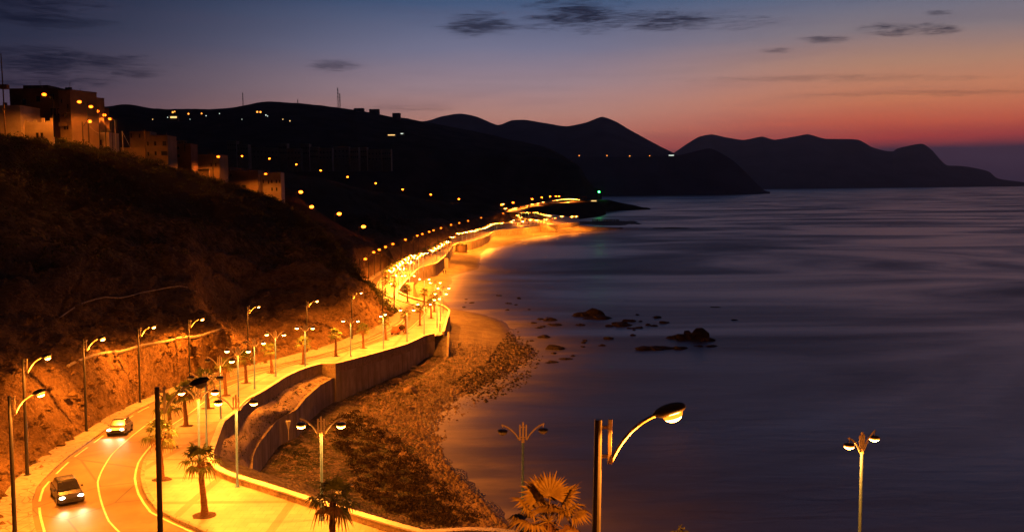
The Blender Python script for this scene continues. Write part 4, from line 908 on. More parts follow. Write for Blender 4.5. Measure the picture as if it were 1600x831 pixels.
# headland road, lamps
HR = [((795, 333), 900), ((800, 330.5), 940), ((815, 327.5), 1000), ((832, 324), 1070), ((850, 321), 1130), ((876, 318.8), 1190), ((905, 317.4), 1240)]
pl = smooth(np.array([tuple(PD(x_, y_ - .6, D_)) for (x_, y_), D_ in HR]), 10)
mb = MB(); ol = offset(pl, 9); orr = offset(pl, -3)
for i in range(len(pl) - 1):
    mb.add([(ol[i][0], ol[i][1], pl[i][2]), (orr[i][0], orr[i][1], pl[i][2] + 1), (orr[i + 1][0], orr[i + 1][1], pl[i + 1][2] + 1), (ol[i + 1][0], ol[i + 1][1], pl[i + 1][2]), (ol[i][0], ol[i][1], pl[i][2] - 5), (ol[i + 1][0], ol[i + 1][1], pl[i + 1][2] - 5)], [(0, 1, 2, 3), (0, 3, 5, 4)])
tag(mb.build('headland_road', M['kerb']), kind='structure')
hr = [(815.5, 323.2, 1000), (823.5, 321.4, 1030), (832, 319.6, 1070), (840.5, 318, 1100), (849, 316.2, 1130), (865, 313.7, 1170), (871, 313, 1180), (876, 312.2, 1190), (882, 311.8, 1200), (886, 311.5, 1210), (890, 311.2, 1220), (894, 311.2, 1230), (897, 311.5, 1235), (900, 311.6, 1240), (904, 312, 1245), (888, 315.5, 1215), (894, 315, 1225), (786, 319, 900), (790, 326, 900), (797, 328, 930), (803, 326, 950), (806, 325, 960), (801, 329, 950)]
for x_, y_, D_ in hr:
    p = PD(x_, y_, D_); inst('twin_far', None, (p.x, p.y, p.z - 6.3), R(5), 'tiny glowing lamp along the raised headland road', 'street lamp', 'lamps of the headland road')
bigs = [(783, 320, 860, 'upper of two bright orange lamps left of the headland road'), (783, 334, 830, 'lower of two bright orange lamps left of the headland road'), (801, 316.6, 960, 'bright lamp above the start of the headland road'), (831, 311, 1090, 'first bright floodlight above the headland road'), (846, 308.6, 1140, 'second bright floodlight above the headland road'), (859, 307, 1170, 'third bright floodlight above the headland road'), (868, 306.5, 1180, 'fourth bright floodlight above the headland road'), (873, 306.7, 1190, 'rightmost bright floodlight above the headland road')]
def flood(k=2.5):
    t = tall_lamp(far=True, power=K_T * k, lm='lensbright'); t.name = 'floodlight_mast'
    return t
for x_, y_, D_, lab in bigs:
    p = PD(x_, y_, D_); o = inst('flood', flood, (p.x - 1.8, p.y, p.z - 9.4), 0, lab, 'floodlight', 'bright lamps above the headland road')
    o.scale = (1.25, 1.25, 1.0)
# upper valley road lamps and town lamps: (head px, py, D, label)
up = [(378, 244, 890), (421, 248, 885), (463, 257, 880), (501, 266.5, 870), (543, 276.5, 850), (587, 286.5, 840), (629, 296, 835), (673, 304, 845), (717, 311, 865)]
for i, (x_, y_, D_) in enumerate(up):
    p = PD(x_, y_, D_ - 6); inst('valley', lambda: tall_lamp(far=True, power=K_T * .45, lm='lensbright'), (p.x - 1.8, p.y, p.z - 9.4), 0, '%s orange lamp from the left on the upper valley road' % ORD[i], 'street lamp', 'lamps of the upper valley road')
for x_, y_, D_, lab in [(470, 300, 372, 'orange lamp on the spur path right of the white block'), (530, 334, 352, 'orange lamp midway down the spur path'), (568, 354, 344, 'bright orange lamp low on the spur path'), (487, 323, 372, 'small dim lamp on the spur path edge')]:
    p = PD(x_, y_, D_); inst('valley', None, (p.x - 1.8, p.y, p.z - 9.4), 0, lab, 'street lamp', 'lamps of the spur path')


# ------------------------------------------------------------------ palms
def fan(mb, base, dirv, R_, rs, n=15, droop=.35, pet=.75, lw=.05):
    """palmate leaf: petiole, then narrow leaflets fanned round its end"""
    d = Vector(dirv).normalized(); up = Vector((0, 0, 1)); side = d.cross(up).normalized() if abs(d.z) < .98 else Vector((1, 0, 0)); nrm = side.cross(d).normalized()
    p1 = Vector(base) + d * pet + Vector((0, 0, -.08 * pet)); mid_ = Vector(base) + d * pet * .5 + nrm * .05
    mb.tube([base, mid_, p1], [.028, .02, .014], 4, False)
    for k in range(n):
        a = (k / (n - 1) - .5) * R(215); L = R_ * (1 - .28 * abs(a) / R(107)) * rs.uniform(.88, 1.08)
        v = (d * math.cos(a) + side * math.sin(a)).normalized(); wv = (side * math.cos(a) - d * math.sin(a)).normalized() * lw * R_ / .8
        q0 = p1; q1 = p1 + v * L * .55 + nrm * .06 - Vector((0, 0, droop * .12)); q2 = p1 + v * L - Vector((0, 0, droop * L * rs.uniform(.45, 1.1)))
        f_ = nrm * .03 * (1 if k % 2 else -1)
        mb.add([q0 - wv * .25, q0 + wv * .25, q1 + wv + f_, q1 - wv - f_, q2], [(0, 1, 2, 3), (3, 2, 4)])
M['frond_lamplit'] = mat('palm_leaf_lamplit', (.2, .145, .035), .55, .4, 2.5, spec=.35)  # leaf colour warmed to gold, painting in the orange lamplight on the near palm
def palm(seed, H=3.9, R_=.8, n=24, lean=.0, nl=15, pit=True, leaf='frond'):
    rs = np.random.RandomState(seed); t = empty('fan_palm')
    mb = MB(); pts = [(lean * (z / H) ** 1.5 * H, .03 * math.sin(z * 2), z) for z in np.linspace(0, H, 12)]
    rad = [.27 * (1 - .42 * (i / 11) ** .6) + (.05 if i == 0 else 0) + (.012 if i % 2 else -.012) for i in range(12)]; rad[-1] = .17; rad[-2] = .19
    mb.tube(pts, rad, 12)
    top_ = Vector(pts[-1])
    for k in range(26):                      # leaf-base stubs under the crown
        a = rs.rand() * 6.28; z = H - rs.rand() * .8; q = Vector((lean * H * (z / H) ** 1.5 + math.cos(a) * .15, math.sin(a) * .15, z))
        mb.tube([q, q + Vector((math.cos(a) * .16, math.sin(a) * .16, .15))], [.04, .02], 4)
    mb.build('trunk', M['trunk'], t, sm=False)
    mb = MB(); dry = MB()
    for k in range(n):
        a = k * 2.399 + rs.rand() * .4; e = R(72) - (k / (n - 1)) * R(112) + rs.normal() * .1
        d_ = (math.cos(a) * math.cos(e), math.sin(a) * math.cos(e), math.sin(e)); low_ = k > n * .72
        fan(dry if low_ and rs.rand() < .75 else mb, top_ + Vector((0, 0, .05)), d_, R_ * rs.uniform(.85, 1.1), rs, nl, (.3 if nl < 20 else .12) + .9 * (k / n), pet=R_ * (.95 if not low_ else .6), lw=.05 if nl < 20 else .038)
    mb.build('crown', M[leaf], t)
    if dry.v: dry.build('dry_skirt', M['frond_dry'], t)
    if pit:
        mb = MB(); q = []
        for k in range(14): a = 6.283 * k / 14; r_ = .72 * (1 + .2 * rs.normal() * .5); q.append((r_ * math.cos(a) * 1.1, r_ * math.sin(a), .012))
        mb.add(q + [(0, 0, .07)], [(k, (k + 1) % 14, 14) for k in range(14)]); mb.build('planting_pit', M['soil'], t)
    register(t); return t
PV = [lambda: palm(1, H=3.7, n=15, R_=.9, lean=-.05), lambda: palm(2, H=3.6, n=19, R_=.86, lean=.03), lambda: palm(3, H=3.9, n=17, R_=.84, lean=.02)]
palms = [((320, 808), 0, 'large green fan palm with ragged fronds in the middle of the near promenade'), ((252, 752), 1, 'fan palm directly behind the unlit black street lamp'), ((267, 702), 2, 'fan palm beside the kerb where the promenade narrows'), ((290.6, 668), 1, 'dark fan palm fifth back along the kerb'), ((325, 640), 0, 'fan palm in shade behind the unlit twin lamp'), ((352.5, 620), 2, 'fan palm between the sixth twin lamp and the road'), ((385, 600), 1, 'fan palm standing before the dark notch in the cliff'), ((425, 584), 0, 'bright yellow-lit fan palm above the gravel slope'), ((474, 570.5), 1, 'lit fan palm in line with the middle slope lamp'), ((525, 557.8), 2, 'slim fan palm at the start of the tall stained wall'), ((567.7, 545), 1, 'fan palm on the straight before the edge-on lamp'), ((603, 532), 0, 'fan palm behind the edge-on twin lamp'),
         ((634, 522), 2, 'fan palm behind the twin lamp by the little truck'), ((656, 509.6), 0, 'fan palm at the inner kerb bend left of the steps'), ((674, 498), 1, 'tall fan palm above the beach steps'), ((678.5, 488), 2, 'fan palm near the outer corner of the wall'), ((663, 480), 0, 'fan palm crowded behind the corner lamps'), ((637, 472.5), 1, 'fan palm in front of the concrete beach landing'), ((616, 466), 2, 'fan palm inside the double bend, right one'), ((602, 458.5), 0, 'fan palm inside the double bend, left one'), ((522, 888), 3, 'dark drooping fan palm cut by the bottom edge beside the blue twin lamp')]
PV.append(lambda: palm(8, H=3.9, R_=1.0, n=18, lean=.02))
for (x_, y_), v_, lab in palms:
    p = G(x_, y_); inst(('palm', v_), PV[v_], (p.x, p.y, p.z + .145), (x_ * 7.3) % 6.28 if v_ != 0 or x_ > 330 else 0, lab, 'palm tree', 'fan palms planted along the promenade')
for x_, y_ in [(647, 418), (637, 422.5), (632, 426), (656, 414), (625, 430), (618, 436), (612, 441), (668, 407), (676, 403), (684, 399), (691, 395), (606, 447), (698, 392), (706, 388)]:
    p = G(x_ - 4, y_ - 2); inst(('palm', 2), None, (p.x, p.y, p.z + .145), x_ % 6, 'small palm standing among the glowing lamps of the middle promenade', 'palm tree', 'palms of the middle promenade')
p = PD(858, 812, 35); zb = float(near_z(35)); inst('bigpalm', lambda: palm(21, H=p.z - zb, R_=1.15, n=20, nl=30, pit=False, leaf='frond_lamplit'), (p.x, p.y, zb - .1), 1.2, 'leafy fan palm top lit orange at the bottom edge beside the cream-armed lamp', 'palm tree', None)
# the near road lamp lights the palm, helped by its gold-tinted leaf colour; a shrub tip further right
rs2 = np.random.RandomState(77); p = PD(1055, 838, 36); zb = float(near_z(36)); t = empty('oleander_bush', (p.x, p.y, zb))
mb = MB()
for k in range(9):
    a = rs2.rand() * 6.28; mb.tube([(0, 0, 0), (math.cos(a) * .5, math.sin(a) * .4, (p.z - zb) * .6), (math.cos(a) * .95, math.sin(a) * .7, (p.z - zb) * .98)], [.05, .03, .01], 5)
mb.build('stem', M['trunk'], t)
v, f = clumps([[rs2.normal() * .6, rs2.normal() * .5, (p.z - zb) * rs2.uniform(.3, .95), .45] for _ in range(42)], rs2, .16, 40, 1)
mesh('foliage', v.tolist(), f.tolist(), M['frond'], t); tag(t, 'leafy green bush whose tip shows at the bottom edge right of the near lamp', 'bush')

# ------------------------------------------------------------------ buildings
def win(parent, x, z, w_, h_, y=-.03):
    mb = MB(); fr = .07
    for cx_, cz_, a_, b_ in ((x, z + h_ / 2, w_ + .1, fr), (x, z - h_ / 2, w_ + .1, fr), (x - w_ / 2, z, fr, h_), (x + w_ / 2, z, fr, h_)): mb.box((cx_, y - .04, cz_), (a_, .1, b_))
    f_ = mb.build('window', M['frame'], parent)
    mb = MB(); mb.box((x, y + .0, z), (w_ - .02, .05, h_ - .02)); mb.build('pane', M['window'], f_)
def house(name, px0, px1, ptop, pbase, D, depth, mt, wins=(), label='', cat='building', group=None, rz=0, extra=None, parapet=.3, sink=5):
    """front face spans the pixels px0..px1 at distance D; wins in photo pixels (px, py, w, h)"""
    a, b = PD(px0, pbase, D), PD(px1, pbase, D); tp = PD((px0 + px1) / 2, ptop, D)
    W_ = (b - a).length; H_ = tp.z - (a.z + b.z) / 2; zb_ = (a.z + b.z) / 2; s_ = D / FPX
    t = empty(name, (a.x, a.y, zb_), rz); W2 = W_ / math.cos(rz)
    mb = MB(); mb.box((W2 / 2, depth / 2, (H_ - sink) / 2), (W2, depth, H_ + sink)); mb.build('wall', mt, t)
    mb = MB()
    for c_, q in (((W2 / 2, .12, H_ + parapet / 2), (W2 + .1, .3, parapet)), ((W2 / 2, depth - .12, H_ + parapet / 2), (W2 + .1, .3, parapet)), ((.1, depth / 2, H_ + parapet / 2 - .004), (.3, depth, parapet)), ((W2 - .1, depth / 2, H_ + parapet / 2 - .004), (.3, depth, parapet))): mb.box(c_, q)
    mb.build('roof_parapet', mt, t)
    for x_, y_, w_, h_ in wins: win(t, (x_ - px0) * s_ / math.cos(rz), (pbase - y_) * s_ , w_ * s_, h_ * s_)
    if extra: extra(t, W2, H_, s_)
    if D < 340 and depth > 5: clutter(t, W2, H_)
    return tag(t, label, cat, group)
M['tank'] = mat('water_tank', (.12, .12, .13), .6, .3, 4)
def clutter(t, W_, H_, n=2):
    rr = np.random.RandomState(int(W_ * 10))
    for k in range(n):
        q = MB(); x = W_ * rr.uniform(.15, .85); q.tube([(x, 2, H_), (x, 2, H_ + 1.1)], .5, 10); q.build('water_tank', M['tank'], t)
    q = MB(); x = W_ * rr.uniform(.2, .8); q.tube([(x, 1.2, H_), (x, 1.2, H_ + 2.2)], .04, 4)
    for z in (1.4, 1.8, 2.1): q.box((x, 1.2, H_ + z), (.9, .03, .03))
    q.build('aerial', M['tank'], t)
hs = 'houses along the hilltop street'
house('whitewashed_house', -70, 34, 167, 215, 214, 9, M['wall_white'], [], 'plain bright whitewashed block at the far left edge of the hilltop', 'house', hs)
def merlons(t, W_, H_, s_):
    mb = MB()
    for k, h_ in ((1.2, .5), (3.4, .5), (5.3, 1.0), (6.4, .3), (7.4, .9)): mb.box((k, .2, H_ + .3 + h_ / 2), (.7, .35, h_))
    mb.build('stepped_coping', M['wall_white'], t)
house('yard_wall', 34, 84, 193, 222, 215.5, .5, M['wall_white'], [(59, 212, 4, 8), (66, 212, 4, 8)], 'orange-lit yard wall with stepped top and two small dark openings', 'wall', None, extra=merlons, parapet=.3)
def balc(t, W_, H_, s_):
    for z in (3.2, 6.4):
        if z < H_ - 1: mb = MB(); mb.box((W_ * .5, -.45, z), (W_ * .7, .9, .15)); mb.box((W_ * .5, -.86, z + .5), (W_ * .7, .08, .85)); mb.build('balcony', M['wall_tan'], t)
house('apartment_block', 18, 97, 136, 200, 232, 14, M['wall_brown'], [(61, 178, 7, 10), (84, 176, 9, 12), (92, 176, 4, 12), (40, 160, 7, 9), (62, 156, 7, 9), (84, 152, 7, 9)], 'tall dark brown apartment block behind the yard wall', 'apartment block', 'apartment terraces on the hilltop', extra=lambda t, W_, H_, s_: MBbox(t, 'roof_room', M['wall_brown'], (W_ * .35, 6, H_ + .8), (W_ * .55, 6, 1.6)))if False else None
def roofroom(t, W_, H_, s_):
    mb = MB(); mb.box((W_ * .4, 6, H_ + .7), (W_ * .5, 6, 1.4)); mb.build('roof_room', M['wall_brown'], t)
house('apartment_block', 18, 97, 140, 200, 232, 14, M['wall_brown'], [(61, 178, 7, 10), (84, 176, 9, 12), (92, 176, 4, 12), (40, 160, 7, 9), (62, 156, 7, 9), (84, 153, 7, 9)], 'tall dark brown apartment block behind the yard wall', 'apartment block', 'apartment terraces on the hilltop', extra=roofroom)
house('apartment_block', 95, 118, 143, 218, 226, 8, M['wall_tan'], [(103, 181, 3, 6), (108, 181, 3, 6), (105, 200, 3, 7), (110, 200, 3, 7), (113, 168, 3, 6), (101, 160, 3, 6)], 'narrow tan apartment block with small paired windows', 'apartment block', 'apartment terraces on the hilltop', rz=R(-24), extra=balc)
house('apartment_block', 116, 131, 152, 222, 236, 8, M['wall_tan'], [(121, 180, 3, 6), (126, 180, 3, 6), (121, 200, 3, 6), (126, 200, 3, 6)], 'slim apartment block stepping down beside the narrow tan one', 'apartment block', 'apartment terraces on the hilltop', rz=R(-22))
house('apartment_block', 129, 141, 168, 224, 246, 8, M['wall_brown'], [(134, 190, 3, 6), (137, 205, 3, 6)], 'lowest and rightmost block of the stepped apartment terrace', 'apartment block', 'apartment terraces on the hilltop', rz=R(-18))
house('garden_store', 146, 171, 209, 234, 238, 6, M['wall_white'], [(158, 223, 3, 8)], 'small square whitewashed house right of the hilltop lamps', 'house', hs)
def tower(t, W_, H_, s_):
    mb = MB(); mb.box((W_ * .27, 3, H_ + .75), (W_ * .54, 6, 1.5)); mb.build('stair_tower', M['wall_tan'], t)
    mb = MB()
    for k in (.72, .99): mb.box((W_ * k - .15, .2, H_ + .6), (.18, .3, .7))
    mb.build('roof_post', M['wall_tan'], t)
house('village_house', 205, 262, 213, 262, 268, 9, M['wall_tan'], [(207.5, 211.5 + 1, 2, 7), (220, 213, 2, 6), (243, 225, 3.4, 6.5), (257, 225, 6, 7), (232, 225, 2.5, 6), (243, 240, 3, 6), (256, 240, 9, 6.5), (232, 241, 2.5, 6)], 'two-storey tan house with roof stair tower and wide dark windows', 'house', hs, rz=R(4), extra=tower)
house('yard_wall', 190, 229, 232, 262, 262, .5, M['wall_tan'], [], 'sloping yard wall running left from the two-storey tan house', 'wall', None)
def frame(t, W_, H_, s_):
    mb = MB()
    for x_, y_ in ((.2, .3), (W_ * .6, .3), (.2, 3), (W_ * .6, 3)): mb.box((x_, y_, H_ + .55), (.18, .18, 1.))
    mb.box((W_ * .32, 1.6, H_ + 1.12), (W_ * .66, 3.1, .14)); mb.build('roof_pergola', M['frame'], t)
house('village_house', 272, 299, 226, 268, 282, 7, M['wall_brown'], [(279, 232, 6, 5), (290, 232, 2, 12), (279, 244, 6, 5)], 'tall dim house with a flat pergola frame on its roof', 'house', hs, rz=R(3), extra=frame)
house('annexe', 262, 274, 234, 268, 286, 6, M['wall_tan'], [(268, 246, 8, 6)], 'low annexe squeezed between the tan house and the pergola house', 'house', hs)
def porch(t, W_, H_, s_):
    mb = MB(); z = H_ - 4.3; mb.box((W_ * .42, -1.2, z), (W_ * .62, 2.4, .25)); mb.box((W_ * .12, -2.2, z - 1.3), (.25, .25, 2.4)); mb.box((W_ * .72, -2.2, z - 1.3), (.25, .25, 2.4)); mb.build('porch', M['wall_white'], t)
house('village_house', 299, 344, 243, 282, 296, 9, M['wall_tan'], [(307, 249, 4, 4), (331, 258, 2, 5), (338, 258, 2, 5)], 'pale flat-roofed house with a glowing porch', 'house', hs, extra=porch)
house('long_house', 344, 404, 268, 300, 330, 9, M['wall_tan'], [(348, 272, 2.5, 4), (355, 272, 2.5, 4), (362, 274, 2, 4)], 'long low building with dark roof clutter beyond the glowing porch', 'house', hs)
house('village_house', 404, 439, 271, 312, 336, 9, M['wall_white'], [(412, 284, 2, 5), (420, 285, 2, 5), (425, 284, 2, 5), (432, 284, 2, 5), (437, 284, 2, 5), (425, 296, 2, 5), (432, 296, 2, 5)], 'pale block with a row of narrow windows at the hill edge', 'house', hs, rz=R(6))
# hilltop lamps: (head px, py, arm direction)
for x_, y_, rz, D_, pw, lab in [(69, 148, 180, 203, 3, 'hilltop street lamp with its arm reaching left before the brown block'), (124, 159.5, 180, 212, 1.6, 'hilltop street lamp before the narrow tan block'), (142, 167, 180, 222, 1, 'first of four hilltop lamps stepping down to the right'), (152, 174, 180, 232, .6, 'second of four hilltop lamps stepping down to the right'), (163, 180, 180, 240, .6, 'third of four hilltop lamps stepping down to the right'), (172, 186, 180, 250, .6, 'fourth of four hilltop lamps stepping down to the right'), (140, 190, 0, 218, 1.2, 'brightest low lamp under the stepped hilltop lamps'), (341, 245, 0, 284, 2.6, 'very bright lamp above the roof right of the glowing porch'), (415, 272, 0, 322, 1.6, 'lamp standing before the pale block at the hill edge')]:
    p = PD(x_, y_, D_); c_ = -1.8 if rz == 0 else 1.8
    o = inst(('hill', pw), lambda: tall_lamp(far=True, power=K_T * pw * 4., lm='lensfar'), (p.x + c_, p.y, p.z - 9.4), R(rz), lab, 'street lamp', 'street lamps of the hilltop village')
def pole_obj(name, px, ptop, pbase, D, r0, r1, label, cat, mt='wood', group=None, guy=False, arms=False):
    a, b = PD(px, pbase, D), PD(px, ptop, D); H_ = b.z - a.z; t = MB(); t.tube([(0, 0, -3), (0, 0, H_)], [r0, r1], 8)
    if guy: t.tube([(0, 0, H_ * .97), (2.2, 0, -.5)], .04, 5)
    if arms:
        for z in (.94, .88): t.box((0, 0, H_ * z), (1.6, .1, .1))
    o = t.build(name, M[mt]); o.location = (a.x, a.y, a.z); return tag(o, label, cat, group)
pole_obj('utility_pole', 9, 84, 212, 205, .2, .1, 'very tall dark pole rising at the far left edge', 'pole')
pole_obj('utility_pole', 181, 188, 226, 240, .14, .09, 'bare pale pole left of the guyed post', 'pole', 'cream')
pole_obj('utility_pole', 192, 205, 230, 244, .14, .09, 'short post with a diagonal guy stay', 'pole', 'cream', guy=True)
pole_obj('utility_pole', 228, 203, 246, 258, .16, .11, 'dark wooden pole crossing the front of the tan house', 'pole', arms=True)
mb = MB(); mb.box((0, 0, 0), (1.6, 1.2, 1.0)); mb.box((.2, -.7, -.1), (.5, .3, .5)); o = mb.build('floodlight_box', M['wood'], bevel=.05); p = PD(7, 136, 204); o.location = p; tag(o, 'dim floodlight box mounted on the very tall left pole', 'box')  # floodlight box on the tall pole, plain shape with no light source
# service wires sagging between hilltop poles
mb = MB(); a, b = PD(141, 198, 218), PD(165, 206, 238); mb.tube([a * (1 - t) + b * t - Vector((0, 0, 2.4 * t * (1 - t) * 1.6)) for t in np.linspace(0, 1, 12)], .035, 4); tag(mb.build('overhead_wire', M['cream']), 'sagging wire strung right from the brightest low lamp', 'wire')
# ---- dim town on the big hill
rs3 = np.random.RandomState(11); x_ = 356
k = 0
while x_ < 606:
    w_ = rs3.uniform(12, 24); tpy = 226 + (x_ - 356) * .035 + rs3.uniform(-5, 6); D_ = 1180 + rs3.uniform(-25, 25)
    wl = [(x_ + w_ * (i + .5) / 4, tpy + 6 + 8 * j, 1.8, 2.6) for i in range(4) for j in range(2)]
    house('town_block', x_, x_ + w_, tpy, 258, D_, 14, M['wall_tan'], wl, 'dim apartment block in the unlit row across the dark hillside', 'apartment block', 'unlit town blocks on the dark hillside', sink=8, parapet=1.)
    x_ += w_ * rs3.uniform(.98, 1.12); k += 1
for x0, x1, tp, lab in [(553, 568, 170.5, 'low black building on the skyline left of the square blocks'), (577, 592, 172, 'broad square black building on the skyline'), (613, 625, 178, 'small square black building on the skyline, rightmost')]:
    D_ = 2000 + 20 * 14; house('skyline_block', x0, x1, tp, 184, D_ * .98, 18, M['wall_brown'], [], lab, 'building', 'black blocks on the skyline', sink=30, parapet=2.)
def mast(px, ptop, pbase, D, w_, label):
    a, b = PD(px, pbase, D), PD(px, ptop, D); H_ = b.z - a.z; m_ = MB()
    for i, (x, y) in enumerate(((-1, -1), (1, -1), (0, 1))): m_.tube([(x * w_, y * w_, -15), (x * w_ * .35, y * w_ * .35, H_)], .28, 4)
    n = 12
    for k in range(n):
        z0, z1 = H_ * k / n, H_ * (k + 1) / n; s0 = w_ * (1 - .65 * k / n); s1 = w_ * (1 - .65 * (k + 1) / n); sg = 1 if k % 2 else -1
        m_.tube([(-s0 * sg, -s0, z0), (s1 * sg, -s1, z1)], .2, 3); m_.tube([(-s0, -s0, z0), (s0, -s0, z0)], .2, 3)
    for z in (.55, .72, .88): m_.box((0, -w_ * .5, H_ * z), (1.6, 1.2, 3.2))
    o = m_.build('radio_mast', M['pole_dark']); o.location = (a.x, a.y, a.z); tag(o, label, 'mast', 'radio masts on the skyline')
mast(528.5, 137, 170, 2240, 2.6, 'tallest lattice radio mast on the skyline'); mast(531.5, 146, 170, 2250, 2.2, 'shorter lattice mast touching the tallest one on its right'); mast(380, 145, 167, 2180, 1.5, 'slim mast on the skyline left of the rounded summit'); mast(465.5, 156, 164, 2200, 1., 'tiny mast just right of the rounded summit')
# ---- scattered far lights
def dot(px, py, D, r, m_, label, grp, cat='lamp'):
    p = PD(px, py, D); b = MB(); b.tube([(0, 0, -7), (0, 0, 0)], [.12, .1], 4); o = b.build('distant_lamp', [M['pole_dark']]); o.location = p
    e = MB(); e.ell((0, 0, .3), (r * .75, r * .75, r * .75), nu=8, nv=5); e.build('bulb', M[m_], o); return tag(o, label, cat, grp)
gl = 'scattered lights on the dark hills'
M['dim_orange'] = glow('far_orange', (1, .3, .04), 3); M['dim_white'] = glow('far_white', (.8, .95, .8), 1.2); M['dim_yellow'] = glow('far_yellow', (1, .6, .2), 1.6)
for i, (x_, y_, r_, m_) in enumerate([(270, 176, 2.0, 'dim_orange'), (273, 175, 1.4, 'dim_orange'), (294.5, 178.5, 1.8, 'dim_orange'), (315, 178, 1.5, 'dim_orange'), (402, 175.5, 2, 'dim_orange'), (407, 175.7, 2, 'dim_orange'), (262, 184, 1, 'dim_white'), (238.5, 187, 1, 'dim_yellow'), (322, 181.5, 1, 'dim_white'), (343, 178, .9, 'dim_white'), (415.5, 180.5, 1.3, 'dim_white'), (418, 182, 1, 'dim_white'), (442, 187, 1, 'dim_yellow'), (453, 189.5, 1.2, 'dim_yellow'), (378, 187, .7, 'dim_white'), (297, 187, .7, 'dim_white')]):
    dot(x_, y_, 1420, r_, m_, 'tiny %s light on the dark hill, %s of the scattered hillside lights' % ({'dim_orange': 'orange', 'dim_white': 'white', 'dim_yellow': 'yellow'}[m_], ORD[i]), gl)
for x_, y_, lab in [(905, 243.5, 'leftmost tiny coast light below the central peak'), (948.5, 243.5, 'second tiny coast light below the central peak'), (984, 244, 'third tiny coast light below the central peak'), (1015, 244, 'fourth tiny coast light, just left of the small white building')]: dot(x_, y_, 3700, 2.6, 'dim_orange', lab, 'lights on the far coast')
def bar(name, px0, px1, py, D, h, m_, lab, cat):
    a, b = PD(px0, py, D), PD(px1, py, D); t = empty(name, tuple(a)); W_ = b.x - a.x
    q = MB(); q.box((W_ / 2, 3, -h * .6), (W_ + 3, 5, h * 3.2)); q.build('wall', M['wall_tan'], t); q = MB(); q.box((W_ / 2, .3, 0), (W_, .3, h)); q.build('lit_window', M[m_], t); return tag(t, lab, cat)
bar('lit_hall', 606, 617, 211.3, 1400, 1.3, 'dim_yellow', 'low hall with a long lit window on the dark hill', 'building'); bar('lit_hall', 626, 630, 209, 1400, 1.2, 'dim_white', 'tiny building with a faint lit window right of the long hall', 'building')
bar('coast_station', 1045, 1053, 243, 3560, 3.5, 'dim_white', 'small white lit building on the far coast saddle', 'building'); bar('lit_house', 266, 276, 183.5, 1400, 2.6, 'dim_yellow', 'orange-lit hillside house under the first scattered lights', 'house')
# green harbour light
p = PD(936, 300.5, 1290); b_ = PD(936, 313, 1290); t = empty('harbour_beacon', (b_.x, b_.y, b_.z - 1)); q = MB(); q.tube([(0, 0, 0), (0, 0, p.z - b_.z)], [.6, .35], 8); q.tube([(0, 0, p.z - b_.z), (0, 0, p.z - b_.z + .3)], 1.0, 8); q.build('tower', M['pole_dark'], t)
q = MB(); q.ell((0, 0, p.z - b_.z + 1.5), (1.3, 1.3, 1.3), nu=10, nv=6); q.build('lantern', M['green'], t); tag(t, 'harbour beacon glowing green on the far headland', 'beacon')
gl_ = bpy.data.lights.new('green_light', 'POINT'); gl_.energy = 5000; gl_.color = (.03, 1, .12); gl_.shadow_soft_size = .8; g_ = bpy.data.objects.new('beacon_light', gl_); C.objects.link(g_); g_.parent = t; g_.location = (0, -2, p.z - b_.z + 1.6)
bar('lit_shed', 924, 932, 314, 1240, 1.2, 'dim_yellow', 'long low lit shed below the green beacon', 'building'); house('harbour_hall', 903, 917, 307.5, 314, 1270, 12, M['wall_brown'], [(909, 310, 2, 2), (914, 310, 2, 2)], 'dark flat hall at the right end of the headland lamps', 'building', sink=4)
# ---- plaza buildings
for x0, x1, tp, bs, D_, mt, lab in [(829, 836, 336, 341, 935, 'wall_white', 'bright yellow kiosk with a pointed awning on the plaza'), (840, 848, 338.5, 343, 925, 'wall_white', 'flat pale pavilion beside the pointed kiosk'), (809, 828, 341, 345.5, 905, 'wall_white', 'long bright arcade at the back of the plaza'), (860, 863, 345.5, 350, 775, 'wall_white', 'little lit booth near the sea end of the plaza')]:
    def awn(t, W_, H_, s_):
        q = MB(); q.prism([(-.8, H_ + .3), (W_ + .8, H_ + .3), (W_ / 2, H_ + 1.8)], -.5, 4); q.build('roof', M['wood'], t)
    house('kiosk', x0, x1, tp, bs, D_, 5, M[mt], [(x0 + (x1 - x0) * f_, (tp + bs) / 2 + .3, (x1 - x0) * .18, 2) for f_ in (.25, .7)], lab, 'kiosk', extra=awn, sink=2)
rs4 = np.random.RandomState(4)
for i, (x_, y_) in enumerate([(833, 350), (838, 349.5), (843, 350), (848, 349), (853, 348.5), (826, 351), (815, 351.5), (807, 352)]):
    p = G(x_, y_); t = empty('round_tree', tuple(p)); q = MB(); q.tube([(0, 0, 0), (0, 0, 2.2)], [.3, .2], 6); q.build('trunk', M['trunk'], t)
    v, f = clumps([[rs4.normal() * 1.3, rs4.normal() * 1.2, 2.8 + rs4.rand() * 2, 1.3] for _ in range(12)], rs4, .3, 30, 1); mesh('crown', v.tolist(), f.tolist(), M['leaf_dark'], t); tag(t, 'dark round tree behind the far sea wall before the plaza', 'tree', 'dark trees before the plaza')
# cut stone block and mound on the far beach
p = P(841, 361, 0.5); m = rock_mesh(9, rs4, 4, .35, .62); m.materials.append(M['terrace']); o = bpy.data.objects.new('sand_mound', m); C.objects.link(o); o.location = (p.x, p.y, -1.2); o.scale = (1.5, .8, 1); tag(o, 'pale hollowed mound of rubble leaning on the far sea wall', 'mound')
